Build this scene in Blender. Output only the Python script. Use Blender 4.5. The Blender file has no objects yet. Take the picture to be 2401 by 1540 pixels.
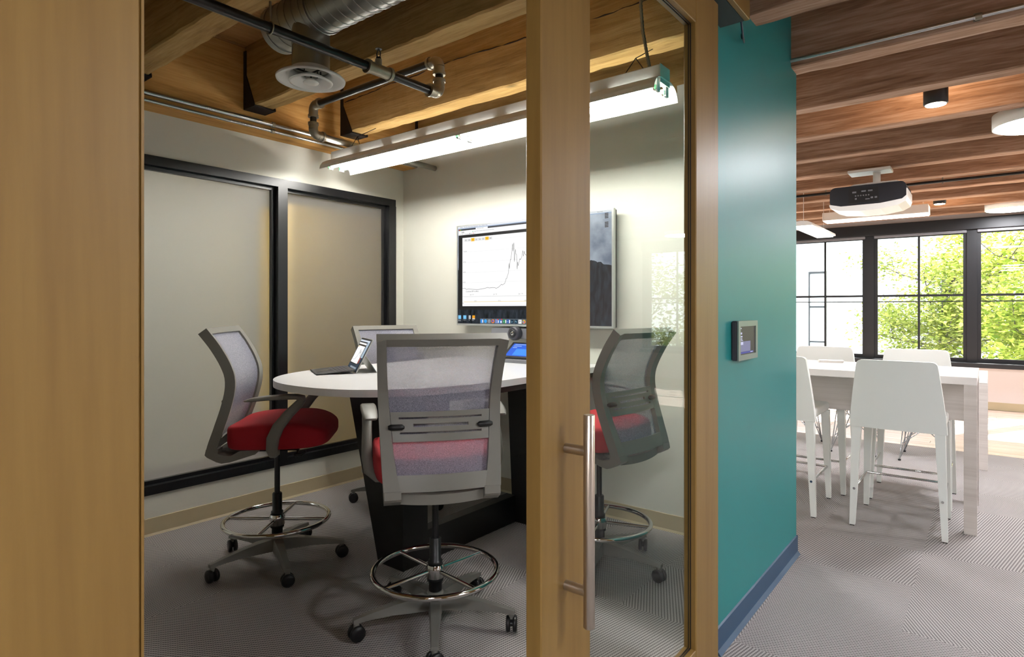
import bpy, bmesh, math, random
from mathutils import Vector, Matrix

random.seed(7)
SC = bpy.context.scene
COL = SC.collection
PI = math.pi

# ------------------------------------------------------------------ camera
cam_d = bpy.data.cameras.new('camera')
cam = bpy.data.objects.new('camera', cam_d)
COL.objects.link(cam)
cam.location = (0, 0, 1.30)
cam.rotation_euler = (PI / 2, 0, math.atan2(1120, 1420))
cam_d.sensor_width = 36.0
cam_d.lens = 1420 / 2401 * 36.0
cam_d.shift_y = -45 / 2401
cam_d.clip_start = 0.05
SC.camera = cam

# ------------------------------------------------------------------ world, sun, exposure
world = bpy.data.worlds.new('world')
SC.world = world
world.use_nodes = True
bg = world.node_tree.nodes['Background']
bg.inputs['Color'].default_value = (0.86, 0.93, 1.0, 1)
bg.inputs['Strength'].default_value = 9.0
sun_d = bpy.data.lights.new('sun', 'SUN')
sun_d.energy = 55.0
sun_d.angle = 0.02
sun_d.color = (1.0, 0.95, 0.92)
sun = bpy.data.objects.new('sun', sun_d)
COL.objects.link(sun)
_d = Vector((-0.42, -0.80, -0.78))
sun.rotation_euler = _d.to_track_quat('-Z', 'Y').to_euler()
sun.location = (8, 18, 14)
SC.view_settings.view_transform = 'Standard'
SC.view_settings.look = 'None'
SC.view_settings.gamma = 1.0
SC.view_settings.exposure = 0.0
SC.view_settings.use_curve_mapping = False

TUBE = 86.0      # fluorescent tube radiance
DRUM = 105.0      # round ceiling light radiance

# ------------------------------------------------------------------ materials
def lin(h):
    h = h.lstrip('#')
    o = []
    for i in (0, 2, 4):
        v = int(h[i:i + 2], 16) / 255
        o.append(v / 12.92 if v <= 0.04045 else ((v + 0.055) / 1.055) ** 2.4)
    return (o[0], o[1], o[2], 1.0)

def new_mat(name):
    m = bpy.data.materials.new(name)
    m.use_nodes = True
    nt = m.node_tree
    return m, nt, nt.nodes['Principled BSDF'], nt.nodes['Material Output']

def plain(name, col, rough=0.5, metal=0.0, bump=0.0, bscale=200.0, vary=0.0, spec=0.5, coat=0.0, vscale=6.0):
    m, nt, b, out = new_mat(name)
    c = lin(col) if isinstance(col, str) else col
    b.inputs['Base Color'].default_value = c
    b.inputs['Roughness'].default_value = rough
    b.inputs['Metallic'].default_value = metal
    b.inputs['Specular IOR Level'].default_value = spec
    if coat:
        b.inputs['Coat Weight'].default_value = coat
        b.inputs['Coat Roughness'].default_value = 0.15
    geo = nt.nodes.new('ShaderNodeNewGeometry')
    if vary:
        n = nt.nodes.new('ShaderNodeTexNoise')
        n.inputs['Scale'].default_value = vscale
        n.inputs['Detail'].default_value = 5
        nt.links.new(geo.outputs['Position'], n.inputs['Vector'])
        mx = nt.nodes.new('ShaderNodeMix')
        mx.data_type = 'RGBA'
        mx.inputs['A'].default_value = tuple(x * (1 - vary) for x in c[:3]) + (1,)
        mx.inputs['B'].default_value = tuple(min(1, x * (1 + vary)) for x in c[:3]) + (1,)
        nt.links.new(n.outputs['Fac'], mx.inputs['Factor'])
        nt.links.new(mx.outputs['Result'], b.inputs['Base Color'])
    if bump:
        n = nt.nodes.new('ShaderNodeTexNoise')
        n.inputs['Scale'].default_value = bscale
        n.inputs['Detail'].default_value = 3
        nt.links.new(geo.outputs['Position'], n.inputs['Vector'])
        bp = nt.nodes.new('ShaderNodeBump')
        bp.inputs['Strength'].default_value = bump
        bp.inputs['Distance'].default_value = 0.002
        nt.links.new(n.outputs['Fac'], bp.inputs['Height'])
        nt.links.new(bp.outputs['Normal'], b.inputs['Normal'])
    return m

def wood(name, axis, cols, scale=22.0, stretch=0.05, rough=0.45, bump=0.1, knots=0.0, fine=90.0, vary=0.12, spec=0.4):
    """grain runs along axis (0,1,2) in world space; cols = three hex colours from dark to light"""
    m, nt, b, out = new_mat(name)
    L = nt.links
    geo = nt.nodes.new('ShaderNodeNewGeometry')
    oi = nt.nodes.new('ShaderNodeObjectInfo')
    off = nt.nodes.new('ShaderNodeVectorMath')
    off.operation = 'SCALE'
    comb = nt.nodes.new('ShaderNodeCombineXYZ')
    for i in range(3):
        L.new(oi.outputs['Random'], comb.inputs[i])
    L.new(comb.outputs[0], off.inputs[0])
    off.inputs['Scale'].default_value = 7.3
    add = nt.nodes.new('ShaderNodeVectorMath')
    L.new(geo.outputs['Position'], add.inputs[0])
    L.new(off.outputs[0], add.inputs[1])
    mp = nt.nodes.new('ShaderNodeMapping')
    sc = [1.0, 1.0, 1.0]
    sc[axis] = stretch
    mp.inputs['Scale'].default_value = sc
    L.new(add.outputs[0], mp.inputs['Vector'])
    n1 = nt.nodes.new('ShaderNodeTexNoise')
    n1.inputs['Scale'].default_value = scale
    n1.inputs['Detail'].default_value = 7
    n1.inputs['Roughness'].default_value = 0.6
    n1.inputs['Distortion'].default_value = 1.2
    L.new(mp.outputs[0], n1.inputs['Vector'])
    n2 = nt.nodes.new('ShaderNodeTexNoise')
    n2.inputs['Scale'].default_value = fine
    n2.inputs['Detail'].default_value = 4
    L.new(mp.outputs[0], n2.inputs['Vector'])
    mix = nt.nodes.new('ShaderNodeMath')
    mix.operation = 'MULTIPLY_ADD'
    L.new(n2.outputs['Fac'], mix.inputs[0])
    mix.inputs[1].default_value = 0.35
    sub = nt.nodes.new('ShaderNodeMath')
    sub.operation = 'MULTIPLY_ADD'
    L.new(n1.outputs['Fac'], sub.inputs[0])
    sub.inputs[1].default_value = 0.85
    sub.inputs[2].default_value = -0.10
    L.new(sub.outputs[0], mix.inputs[2])
    cr = nt.nodes.new('ShaderNodeValToRGB')
    e = cr.color_ramp.elements
    e[0].position = 0.25
    e[0].color = lin(cols[0])
    e[1].position = 0.75
    e[1].color = lin(cols[2])
    k = e.new(0.48)
    k.color = lin(cols[1])
    L.new(mix.outputs[0], cr.inputs[0])
    hsv = nt.nodes.new('ShaderNodeHueSaturation')
    mr = nt.nodes.new('ShaderNodeMapRange')
    mr.inputs['To Min'].default_value = 1 - vary
    mr.inputs['To Max'].default_value = 1 + vary
    L.new(oi.outputs['Random'], mr.inputs['Value'])
    L.new(mr.outputs[0], hsv.inputs['Value'])
    last = cr.outputs['Color']
    if knots:
        vo = nt.nodes.new('ShaderNodeTexVoronoi')
        vo.inputs['Scale'].default_value = 2.2
        mp2 = nt.nodes.new('ShaderNodeMapping')
        s2 = [1.6, 1.6, 1.6]
        s2[axis] = 0.7
        mp2.inputs['Scale'].default_value = s2
        L.new(add.outputs[0], mp2.inputs['Vector'])
        L.new(mp2.outputs[0], vo.inputs['Vector'])
        r2 = nt.nodes.new('ShaderNodeMapRange')
        r2.inputs['From Min'].default_value = 0.02
        r2.inputs['From Max'].default_value = 0.085
        r2.inputs['To Min'].default_value = 1 - knots
        r2.inputs['To Max'].default_value = 1.0
        L.new(vo.outputs['Distance'], r2.inputs['Value'])
        mk = nt.nodes.new('ShaderNodeMix')
        mk.data_type = 'RGBA'
        mk.blend_type = 'MULTIPLY'
        mk.inputs['Factor'].default_value = 1.0
        L.new(last, mk.inputs['A'])
        cc = nt.nodes.new('ShaderNodeCombineColor')
        for i in range(3):
            L.new(r2.outputs[0], cc.inputs[i])
        L.new(cc.outputs[0], mk.inputs['B'])
        last = mk.outputs['Result']
    L.new(last, hsv.inputs['Color'])
    L.new(hsv.outputs[0], b.inputs['Base Color'])
    b.inputs['Roughness'].default_value = rough
    b.inputs['Specular IOR Level'].default_value = spec
    bp = nt.nodes.new('ShaderNodeBump')
    bp.inputs['Strength'].default_value = bump
    bp.inputs['Distance'].default_value = 0.004
    L.new(mix.outputs[0], bp.inputs['Height'])
    L.new(bp.outputs['Normal'], b.inputs['Normal'])
    return m

def emit(name, col, strength=1.0):
    m, nt, b, out = new_mat(name)
    c = lin(col) if isinstance(col, str) else col
    b.inputs['Base Color'].default_value = (0, 0, 0, 1)
    b.inputs['Roughness'].default_value = 0.4
    b.inputs['Specular IOR Level'].default_value = 0.2
    b.inputs['Emission Color'].default_value = c
    b.inputs['Emission Strength'].default_value = strength
    return m

def thin_glass(name, tint=(0.96, 0.98, 0.97, 1), ior=1.5, boost=1.0):
    m, nt, b, out = new_mat(name)
    nt.nodes.remove(b)
    t = nt.nodes.new('ShaderNodeBsdfTransparent')
    t.inputs[0].default_value = tint
    g = nt.nodes.new('ShaderNodeBsdfGlossy')
    g.inputs['Roughness'].default_value = 0.0
    fr = nt.nodes.new('ShaderNodeFresnel')
    ge = nt.nodes.new('ShaderNodeNewGeometry')
    io = nt.nodes.new('ShaderNodeMapRange')      # same reflectance from both sides of the pane
    io.inputs['To Min'].default_value = ior
    io.inputs['To Max'].default_value = 1 / ior
    nt.links.new(ge.outputs['Backfacing'], io.inputs['Value'])
    nt.links.new(io.outputs[0], fr.inputs['IOR'])
    mu = nt.nodes.new('ShaderNodeMath')
    mu.operation = 'MULTIPLY'
    mu.inputs[1].default_value = boost
    mu.use_clamp = True
    nt.links.new(fr.outputs[0], mu.inputs[0])
    mx = nt.nodes.new('ShaderNodeMixShader')
    nt.links.new(mu.outputs[0], mx.inputs[0])
    nt.links.new(t.outputs[0], mx.inputs[1])
    nt.links.new(g.outputs[0], mx.inputs[2])
    nt.links.new(mx.outputs[0], out.inputs['Surface'])
    return m

def carpet(name, ang, warm):
    m, nt, b, out = new_mat(name)
    L = nt.links
    geo = nt.nodes.new('ShaderNodeNewGeometry')
    mp = nt.nodes.new('ShaderNodeMapping')
    mp.vector_type = 'TEXTURE'
    mp.inputs['Rotation'].default_value = (0, 0, math.radians(ang))
    L.new(geo.outputs['Position'], mp.inputs['Vector'])
    sx = nt.nodes.new('ShaderNodeSeparateXYZ')
    L.new(mp.outputs[0], sx.inputs[0])
    def sine(sock, period, sharp):
        a = nt.nodes.new('ShaderNodeMath'); a.operation = 'MULTIPLY'; a.inputs[1].default_value = 2 * PI / period
        L.new(sock, a.inputs[0])
        s = nt.nodes.new('ShaderNodeMath'); s.operation = 'SINE'
        L.new(a.outputs[0], s.inputs[0])
        r = nt.nodes.new('ShaderNodeMapRange')
        r.inputs['From Min'].default_value = -sharp
        r.inputs['From Max'].default_value = sharp
        L.new(s.outputs[0], r.inputs['Value'])
        return r.outputs[0]
    row = sine(sx.outputs['X'], 0.0125, 0.75)
    dash = sine(sx.outputs['Y'], 0.0105, 0.8)
    mul = nt.nodes.new('ShaderNodeMath'); mul.operation = 'MULTIPLY_ADD'
    L.new(dash, mul.inputs[0]); mul.inputs[1].default_value = 0.5; mul.inputs[2].default_value = 0.5
    m2 = nt.nodes.new('ShaderNodeMath'); m2.operation = 'MULTIPLY'
    L.new(row, m2.inputs[0]); L.new(mul.outputs[0], m2.inputs[1])
    nz = nt.nodes.new('ShaderNodeTexNoise'); nz.inputs['Scale'].default_value = 260
    L.new(geo.outputs['Position'], nz.inputs['Vector'])
    nb = nt.nodes.new('ShaderNodeTexNoise'); nb.inputs['Scale'].default_value = 2.2; nb.inputs['Detail'].default_value = 2
    L.new(geo.outputs['Position'], nb.inputs['Vector'])
    cr = nt.nodes.new('ShaderNodeMix'); cr.data_type = 'RGBA'
    cr.inputs['A'].default_value = lin(warm[0])
    cr.inputs['B'].default_value = lin(warm[1])
    L.new(m2.outputs[0], cr.inputs['Factor'])
    ov = nt.nodes.new('ShaderNodeMix'); ov.data_type = 'RGBA'; ov.blend_type = 'MULTIPLY'
    ov.inputs['Factor'].default_value = 1.0
    av = nt.nodes.new('ShaderNodeMath'); av.operation = 'MULTIPLY_ADD'
    L.new(nz.outputs['Fac'], av.inputs[0]); av.inputs[1].default_value = 0.7; av.inputs[2].default_value = 0.55
    av2 = nt.nodes.new('ShaderNodeMath'); av2.operation = 'MULTIPLY_ADD'
    L.new(nb.outputs['Fac'], av2.inputs[0]); av2.inputs[1].default_value = 0.25
    L.new(av.outputs[0], av2.inputs[2])
    cc = nt.nodes.new('ShaderNodeCombineColor')
    for i in range(3):
        L.new(av2.outputs[0], cc.inputs[i])
    L.new(cr.outputs['Result'], ov.inputs['A']); L.new(cc.outputs[0], ov.inputs['B'])
    L.new(ov.outputs['Result'], b.inputs['Base Color'])
    b.inputs['Roughness'].default_value = 0.95
    b.inputs['Specular IOR Level'].default_value = 0.1
    bp = nt.nodes.new('ShaderNodeBump'); bp.inputs['Strength'].default_value = 0.5; bp.inputs['Distance'].default_value = 0.002
    bp.invert = True
    L.new(m2.outputs[0], bp.inputs['Height']); L.new(bp.outputs['Normal'], b.inputs['Normal'])
    return m

def mesh_fabric(name):
    m, nt, b, out = new_mat(name)
    L = nt.links
    geo = nt.nodes.new('ShaderNodeNewGeometry')
    tc = nt.nodes.new('ShaderNodeTexCoord')
    n = nt.nodes.new('ShaderNodeTexNoise')
    n.inputs['Scale'].default_value = 1.0
    n.inputs['Detail'].default_value = 2
    mp = nt.nodes.new('ShaderNodeMapping')
    mp.inputs['Scale'].default_value = (420, 420, 240)
    L.new(tc.outputs['Object'], mp.inputs['Vector'])
    L.new(mp.outputs[0], n.inputs['Vector'])
    cr = nt.nodes.new('ShaderNodeMix'); cr.data_type = 'RGBA'
    cr.inputs['A'].default_value = lin('#646474')
    cr.inputs['B'].default_value = lin('#b6b6c6')
    L.new(n.outputs['Fac'], cr.inputs['Factor'])
    L.new(cr.outputs['Result'], b.inputs['Base Color'])
    b.inputs['Roughness'].default_value = 0.85
    tr = nt.nodes.new('ShaderNodeBsdfTransparent')
    tr.inputs[0].default_value = (0.92, 0.9, 0.92, 1)
    mx = nt.nodes.new('ShaderNodeMixShader')
    mr = nt.nodes.new('ShaderNodeMapRange')
    mr.inputs['From Min'].default_value = 0.35
    mr.inputs['From Max'].default_value = 0.65
    mr.inputs['To Min'].default_value = 0.60
    mr.inputs['To Max'].default_value = 0.82
    L.new(n.outputs['Fac'], mr.inputs['Value'])
    L.new(mr.outputs[0], mx.inputs[0])
    L.new(tr.outputs[0], mx.inputs[1])
    L.new(b.outputs[0], mx.inputs[2])
    L.new(mx.outputs[0], out.inputs['Surface'])
    return m

def frosted(name):
    m, nt, b, out = new_mat(name)
    L = nt.links
    b.inputs['Base Color'].default_value = lin('#aaaaa8')
    b.inputs['Roughness'].default_value = 0.42
    b.inputs['Specular IOR Level'].default_value = 0.35
    geo = nt.nodes.new('ShaderNodeNewGeometry')
    n = nt.nodes.new('ShaderNodeTexNoise'); n.inputs['Scale'].default_value = 130; n.inputs['Detail'].default_value = 3
    L.new(geo.outputs['Position'], n.inputs['Vector'])
    bp = nt.nodes.new('ShaderNodeBump'); bp.inputs['Strength'].default_value = 0.35; bp.inputs['Distance'].default_value = 0.002
    L.new(n.outputs['Fac'], bp.inputs['Height'])
    L.new(bp.outputs['Normal'], b.inputs['Normal'])
    rf = nt.nodes.new('ShaderNodeBsdfRefraction')
    rf.inputs['Color'].default_value = lin('#e2e2de')
    rf.inputs['Roughness'].default_value = 0.45
    rf.inputs['IOR'].default_value = 1.05
    mx = nt.nodes.new('ShaderNodeMixShader')
    mx.inputs[0].default_value = 0.30
    L.new(rf.outputs[0], mx.inputs[1])
    L.new(b.outputs[0], mx.inputs[2])
    L.new(mx.outputs[0], out.inputs['Surface'])
    return m

def leafmat(name, a, bcol):
    m, nt, b, out = new_mat(name)
    L = nt.links
    geo = nt.nodes.new('ShaderNodeNewGeometry')
    mx = nt.nodes.new('ShaderNodeMix'); mx.data_type = 'RGBA'
    mx.inputs['A'].default_value = lin(a); mx.inputs['B'].default_value = lin(bcol)
    L.new(geo.outputs['Random Per Island'], mx.inputs['Factor'])
    d = nt.nodes.new('ShaderNodeBsdfDiffuse'); t = nt.nodes.new('ShaderNodeBsdfTranslucent')
    L.new(mx.outputs['Result'], d.inputs[0]); L.new(mx.outputs['Result'], t.inputs[0])
    ms = nt.nodes.new('ShaderNodeMixShader'); ms.inputs[0].default_value = 0.55
    L.new(d.outputs[0], ms.inputs[1]); L.new(t.outputs[0], ms.inputs[2])
    L.new(ms.outputs[0], out.inputs['Surface'])
    return m

def wallpaper(name):
    """generic cloudy sky over dark rocky slopes, in the screen's own metres"""
    m, nt, b, out = new_mat(name)
    L = nt.links
    tc = nt.nodes.new('ShaderNodeTexCoord')
    sp = nt.nodes.new('ShaderNodeSeparateXYZ'); L.new(tc.outputs['Object'], sp.inputs[0])
    n = nt.nodes.new('ShaderNodeTexNoise'); n.inputs['Scale'].default_value = 5; n.inputs['Detail'].default_value = 8
    L.new(tc.outputs['Object'], n.inputs['Vector'])
    mp = nt.nodes.new('ShaderNodeMapping'); mp.inputs['Rotation'].default_value = (0, 0.7, 0); mp.inputs['Scale'].default_value = (40, 1, 14)
    L.new(tc.outputs['Object'], mp.inputs['Vector'])
    n2 = nt.nodes.new('ShaderNodeTexNoise'); n2.inputs['Scale'].default_value = 1; n2.inputs['Detail'].default_value = 8
    L.new(mp.outputs[0], n2.inputs['Vector'])
    sky = nt.nodes.new('ShaderNodeValToRGB')
    e = sky.color_ramp.elements
    e[0].position = 0.35; e[0].color = lin('#6b7587'); e[1].position = 0.68; e[1].color = lin('#c4ccd8')
    L.new(n.outputs['Fac'], sky.inputs[0])
    rock = nt.nodes.new('ShaderNodeValToRGB')
    e = rock.color_ramp.elements
    e[0].position = 0.35; e[0].color = lin('#06090b'); e[1].position = 0.78; e[1].color = lin('#343d4a')
    L.new(n2.outputs['Fac'], rock.inputs[0])
    h = nt.nodes.new('ShaderNodeMath'); h.operation = 'MULTIPLY_ADD'
    L.new(n.outputs['Fac'], h.inputs[0]); h.inputs[1].default_value = 0.22; h.inputs[2].default_value = 0.30
    lt = nt.nodes.new('ShaderNodeMath'); lt.operation = 'LESS_THAN'
    L.new(sp.outputs['Z'], lt.inputs[0]); L.new(h.outputs[0], lt.inputs[1])
    mx = nt.nodes.new('ShaderNodeMix'); mx.data_type = 'RGBA'
    L.new(lt.outputs[0], mx.inputs['Factor']); L.new(sky.outputs[0], mx.inputs['A']); L.new(rock.outputs[0], mx.inputs['B'])
    b.inputs['Base Color'].default_value = (0, 0, 0, 1)
    b.inputs['Roughness'].default_value = 0.5
    b.inputs['Specular IOR Level'].default_value = 0.2
    L.new(mx.outputs['Result'], b.inputs['Emission Color'])
    b.inputs['Emission Strength'].default_value = 1.0
    return m

M = {}
M['maple'] = wood('maple', 2, ('#6e5326', '#7a5f2e', '#846937'), scale=7, stretch=0.06, rough=0.42, bump=0.02, fine=60, vary=0.03, knots=0.12)
M['maple_y'] = wood('maple_y', 1, ('#6e5326', '#7a5f2e', '#846937'), scale=7, stretch=0.06, rough=0.42, bump=0.02, fine=60, vary=0.03)
M['beam'] = wood('rough_timber', 0, ('#7f6138', '#a88650', '#c3a36c'), scale=16, stretch=0.07, rough=0.8, bump=0.55, knots=0.6, fine=110, vary=0.14, spec=0.2)
M['cabwood'] = wood('pale_maple', 2, ('#b99a52', '#c5a862', '#d0b472'), scale=7, stretch=0.06, rough=0.5, bump=0.02, fine=60, vary=0.03)
M['hallbeam'] = wood('shaded_timber', 0, ('#654a3a', '#96755d', '#bda28f'), scale=16, stretch=0.07, rough=0.8, bump=0.6, knots=0.6, fine=110, vary=0.16, spec=0.2)  # same timber as the room joists, hall's cool dim light put into the colour
M['splitdark'] = plain('split_shadow_wood', '#2a1a0e', 0.95)
M['girder'] = wood('rough_timber_girder', 1, ('#946a36', '#ba8a4c', '#cfa262'), scale=16, stretch=0.07, rough=0.8, bump=0.5, knots=0.4, fine=110, vary=0.05, spec=0.2)
M['deck'] = wood('deck_timber', 1, ('#7b5834', '#a07748', '#b68e5e'), scale=16, stretch=0.06, rough=0.85, bump=0.4, fine=100, vary=0.15, spec=0.2)
M['plank'] = wood('pale_floor_wood', 0, ('#b59c8e', '#cbb3a5', '#d9c6ba'), scale=14, stretch=0.05, rough=0.24, bump=0.05, fine=80, vary=0.06)
M['cream'] = plain('cream_paint', '#dcdbcf', 0.6, bump=0.05, bscale=300, vary=0.02)
M['hallwall'] = plain('hall_paint', '#dcd3cf', 0.6, bump=0.05, bscale=300, vary=0.02)
M['teal'] = plain('teal_paint', '#237c7c', 0.40, bump=0.06, bscale=120, vary=0.04, spec=0.28)
M['navy'] = plain('navy_rubber', '#2b4a66', 0.45)
M['tanbase'] = plain('tan_rubber', '#b9ab8b', 0.5, vary=0.02)
M['black'] = plain('black_paint', '#0d0d10', 0.35)
M['winblack'] = plain('window_black', '#070a10', 0.45)
M['darkmet'] = plain('dark_steel', '#2a2522', 0.55, 0.6)
M['pipe'] = plain('black_pipe', '#2b2a28', 0.3, 0.7, vary=0.15, vscale=20)
M['fitting'] = plain('zinc_fitting', '#8b8474', 0.4, 0.8, bump=0.2, bscale=80, vary=0.15, vscale=30)
M['galv'] = plain('galvanised', '#96958e', 0.33, 0.85, bump=0.08, bscale=30, vary=0.1, vscale=12)
M['conduit'] = plain('conduit_steel', '#c3c3c0', 0.25, 0.9)
M['white'] = plain('white_enamel', '#e8e7e2', 0.4)
M['tubew'] = emit('tube_glow', (1.0, 0.975, 0.925, 1), TUBE)
M['drumglow'] = emit('drum_glow', (0.97, 0.96, 1.0, 1), DRUM)
M['panelglow'] = emit('panel_glow', (0.95, 0.97, 1.0, 1), 9.0)
M['spotglow'] = emit('spot_glow', (1.0, 0.80, 0.58, 1), 60.0)
M['green'] = plain('green_clip', '#2f9a55', 0.5)
M['chrome'] = plain('chrome', '#d8d8d6', 0.08, 1.0)
M['steel'] = plain('brushed_steel', '#b9b0a4', 0.3, 0.95, bump=0.05, bscale=400)
M['grey'] = plain('grey_plastic', '#797770', 0.42)
M['greyb'] = plain('grey_base_metal', '#7b7a75', 0.38, 0.15)
M['blackp'] = plain('black_plastic', '#101012', 0.4)
M['red'] = plain('red_fabric', '#a81824', 0.85, bump=0.3, bscale=900, vary=0.06, vscale=200)
M['mesh'] = mesh_fabric('grey_mesh_fabric')
M['tabletop'] = plain('white_laminate', '#e9e9ea', 0.3)
M['ebony'] = plain('ebony_laminate', '#100e0d', 0.45)
M['frost'] = frosted('frosted_glass')
M['glass'] = thin_glass('clear_glass')
M['doorglass'] = thin_glass('door_glass', boost=0.30)
M['leather'] = plain('white_leather', '#e3e6e1', 0.45, bump=0.1, bscale=500)
M['ashwood'] = wood('whitewashed_ash', 0, ('#b3aba4', '#c2bbb4', '#cfc9c3'), scale=10, stretch=0.03, rough=0.5, bump=0.05, fine=90, vary=0.03)
M['whitetop'] = plain('white_table_laminate', '#ebe7e3', 0.3)
M['wirechrome'] = plain('wire_chrome', '#a5a8ad', 0.2, 0.9)
M['tealcable'] = plain('blue_cable', '#16253f', 0.5)
M['flex'] = plain('flex_conduit', '#8a877d', 0.35, 0.7)
M['alu'] = plain('silver_bezel', '#c9ccc9', 0.3, 0.7)
M['darkgrey'] = plain('dark_grey_plastic', '#33333a', 0.45)
M['midgrey'] = plain('mid_grey_plastic', '#6f7075', 0.45)
M['projector'] = plain('projector_black', '#14171f', 0.45)
M['keyfelt'] = plain('charcoal_felt', '#33312f', 0.8, vary=0.1, vscale=300)
M['bark'] = plain('bark', '#4a423c', 0.9, bump=0.5, bscale=40)
M['leaf'] = leafmat('leaf_green', '#5d7026', '#b4b660')
M['leaf2'] = leafmat('leaf_bright', '#566f20', '#b3b854')
M['render'] = plain('white_render', '#e9e9ea', 0.8, vary=0.03)
M['ground'] = plain('pale_ground', '#9a9a90', 0.9, vary=0.1)
M['winglass'] = plain('far_window_glass', '#d5dde3', 0.3)
CW = ('#afaaa7', '#595557')
M['car0'] = carpet('carpet_hatch_a', -11, CW)
M['car1'] = carpet('carpet_hatch_b', 25, CW)
M['car2'] = carpet('carpet_hatch_c', -62, CW)
EM = {}
def em(col, s=1.0):
    k = (col, s)
    if k not in EM:
        EM[k] = emit('screen_' + col.strip('#'), col, s)
    return EM[k]

# ------------------------------------------------------------------ mesh helpers
class MB:
    def __init__(self):
        self.v, self.f, self.s = [], [], []
        self.xf = None
    def add(self, vs, fs, smooth=False):
        b = len(self.v)
        for p in vs:
            p = Vector(p)
            if self.xf is not None:
                p = self.xf @ p
            self.v.append(tuple(p))
        for q in fs:
            self.f.append(tuple(b + i for i in q))
            self.s.append(smooth)
        return self
    def box(self, x0, x1, y0, y1, z0, z1, bev=0.0, seg=1):
        if bev <= 0:
            vs = [(x, y, z) for x in (x0, x1) for y in (y0, y1) for z in (z0, z1)]
            return self.add(vs, [(0, 1, 3, 2), (4, 6, 7, 5), (0, 4, 5, 1), (2, 3, 7, 6), (0, 2, 6, 4), (1, 5, 7, 3)])
        bm = bmesh.new()
        bmesh.ops.create_cube(bm, size=1)
        for w in bm.verts:
            w.co = Vector(((x0 + x1) / 2 + w.co.x * (x1 - x0), (y0 + y1) / 2 + w.co.y * (y1 - y0), (z0 + z1) / 2 + w.co.z * (z1 - z0)))
        bmesh.ops.bevel(bm, geom=bm.edges[:], offset=bev, segments=seg, affect='EDGES', profile=0.5)
        bm.verts.index_update()
        vs = [tuple(w.co) for w in bm.verts]
        fs = [tuple(w.index for w in q.verts) for q in bm.faces]
        bm.free()
        return self.add(vs, fs, seg > 1)
    def tube(self, path, r, n=12, closed=False, smooth=True):
        P = [Vector(p) for p in path]
        N = len(P)
        rr = r if isinstance(r, (list, tuple)) else [r] * N
        T = []
        for i in range(N):
            if closed:
                t = P[(i + 1) % N] - P[i - 1]
            else:
                t = P[min(i + 1, N - 1)] - P[max(i - 1, 0)]
            T.append(t.normalized())
        up = Vector((0, 0, 1)) if abs(T[0].z) < 0.9 else Vector((1, 0, 0))
        a = T[0].cross(up).normalized()
        vs = []
        for i in range(N):
            a = (a - T[i] * a.dot(T[i])).normalized()
            b = T[i].cross(a)
            for k in range(n):
                w = 2 * PI * k / n
                vs.append(P[i] + (a * math.cos(w) + b * math.sin(w)) * rr[i])
        fs = []
        for i in range(N if closed else N - 1):
            j = (i + 1) % N
            for k in range(n):
                l = (k + 1) % n
                fs.append((i * n + k, i * n + l, j * n + l, j * n + k))
        self.add(vs, fs, smooth)
        if not closed:
            self.add([vs[k] for k in range(n)], [tuple(range(n))[::-1]])
            self.add([vs[(N - 1) * n + k] for k in range(n)], [tuple(range(n))])
        return self
    def ring(self, c, R, r, n=48, m=10):
        return self.tube([(c[0] + R * math.cos(2 * PI * i / n), c[1] + R * math.sin(2 * PI * i / n), c[2]) for i in range(n)], r, m, True)
    def lathe(self, prof, n=24, c=(0, 0, 0), axis='z', smooth=True):
        vs, fs = [], []
        for (r, h) in prof:
            for k in range(n):
                w = 2 * PI * k / n
                p = (r * math.cos(w), r * math.sin(w), h)
                if axis == 'y':
                    p = (p[0], p[2], p[1])
                elif axis == 'x':
                    p = (p[2], p[0], p[1])
                vs.append((c[0] + p[0], c[1] + p[1], c[2] + p[2]))
        for i in range(len(prof) - 1):
            for k in range(n):
                l = (k + 1) % n
                fs.append((i * n + k, i * n + l, (i + 1) * n + l, (i + 1) * n + k))
        self.add(vs, fs, smooth)
        self.add(vs[:n], [tuple(range(n))[::-1]])
        self.add(vs[-n:], [tuple(range(n))])
        return self
    def cyl(self, c, r, h, n=24, axis='z', bev=0.0):
        if bev:
            return self.lathe([(r - bev, 0), (r, bev), (r, h - bev), (r - bev, h)], n, c, axis)
        return self.lathe([(r, 0), (r, h)], n, c, axis)
    def prism(self, poly, lo, hi, axis='x', smooth=False):
        """poly in the two other axes (y,z for x; x,z for y; x,y for z)"""
        def pt(a, b, h):
            return {'x': (h, a, b), 'y': (a, h, b), 'z': (a, b, h)}[axis]
        n = len(poly)
        vs = [pt(a, b, lo) for a, b in poly] + [pt(a, b, hi) for a, b in poly]
        fs = [(k, (k + 1) % n, n + (k + 1) % n, n + k) for k in range(n)]
        self.add(vs, fs, smooth)
        self.add(vs[:n], [tuple(range(n))[::-1]])
        self.add(vs[n:], [tuple(range(n))])
        return self
    def sweep(self, path, hw, ht, side=(1, 0, 0)):
        """rounded-rectangle section: hw along side, ht across"""
        P = [Vector(p) for p in path]
        N = len(P)
        S = Vector(side)
        cs = []
        for (a, b) in ((1, .55), (.75, 1), (-.75, 1), (-1, .55), (-1, -.55), (-.75, -1), (.75, -1), (1, -.55)):
            cs.append((a, b))
        n = len(cs)
        vs = []
        for i in range(N):
            t = (P[min(i + 1, N - 1)] - P[max(i - 1, 0)]).normalized()
            s = (S - t * S.dot(t)).normalized()
            q = t.cross(s)
            w = hw[i] if isinstance(hw, (list, tuple)) else hw
            h = ht[i] if isinstance(ht, (list, tuple)) else ht
            for a, b in cs:
                vs.append(P[i] + s * a * w + q * b * h)
        fs = [(i * n + k, i * n + (k + 1) % n, (i + 1) * n + (k + 1) % n, (i + 1) * n + k) for i in range(N - 1) for k in range(n)]
        self.add(vs, fs, True)
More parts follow.
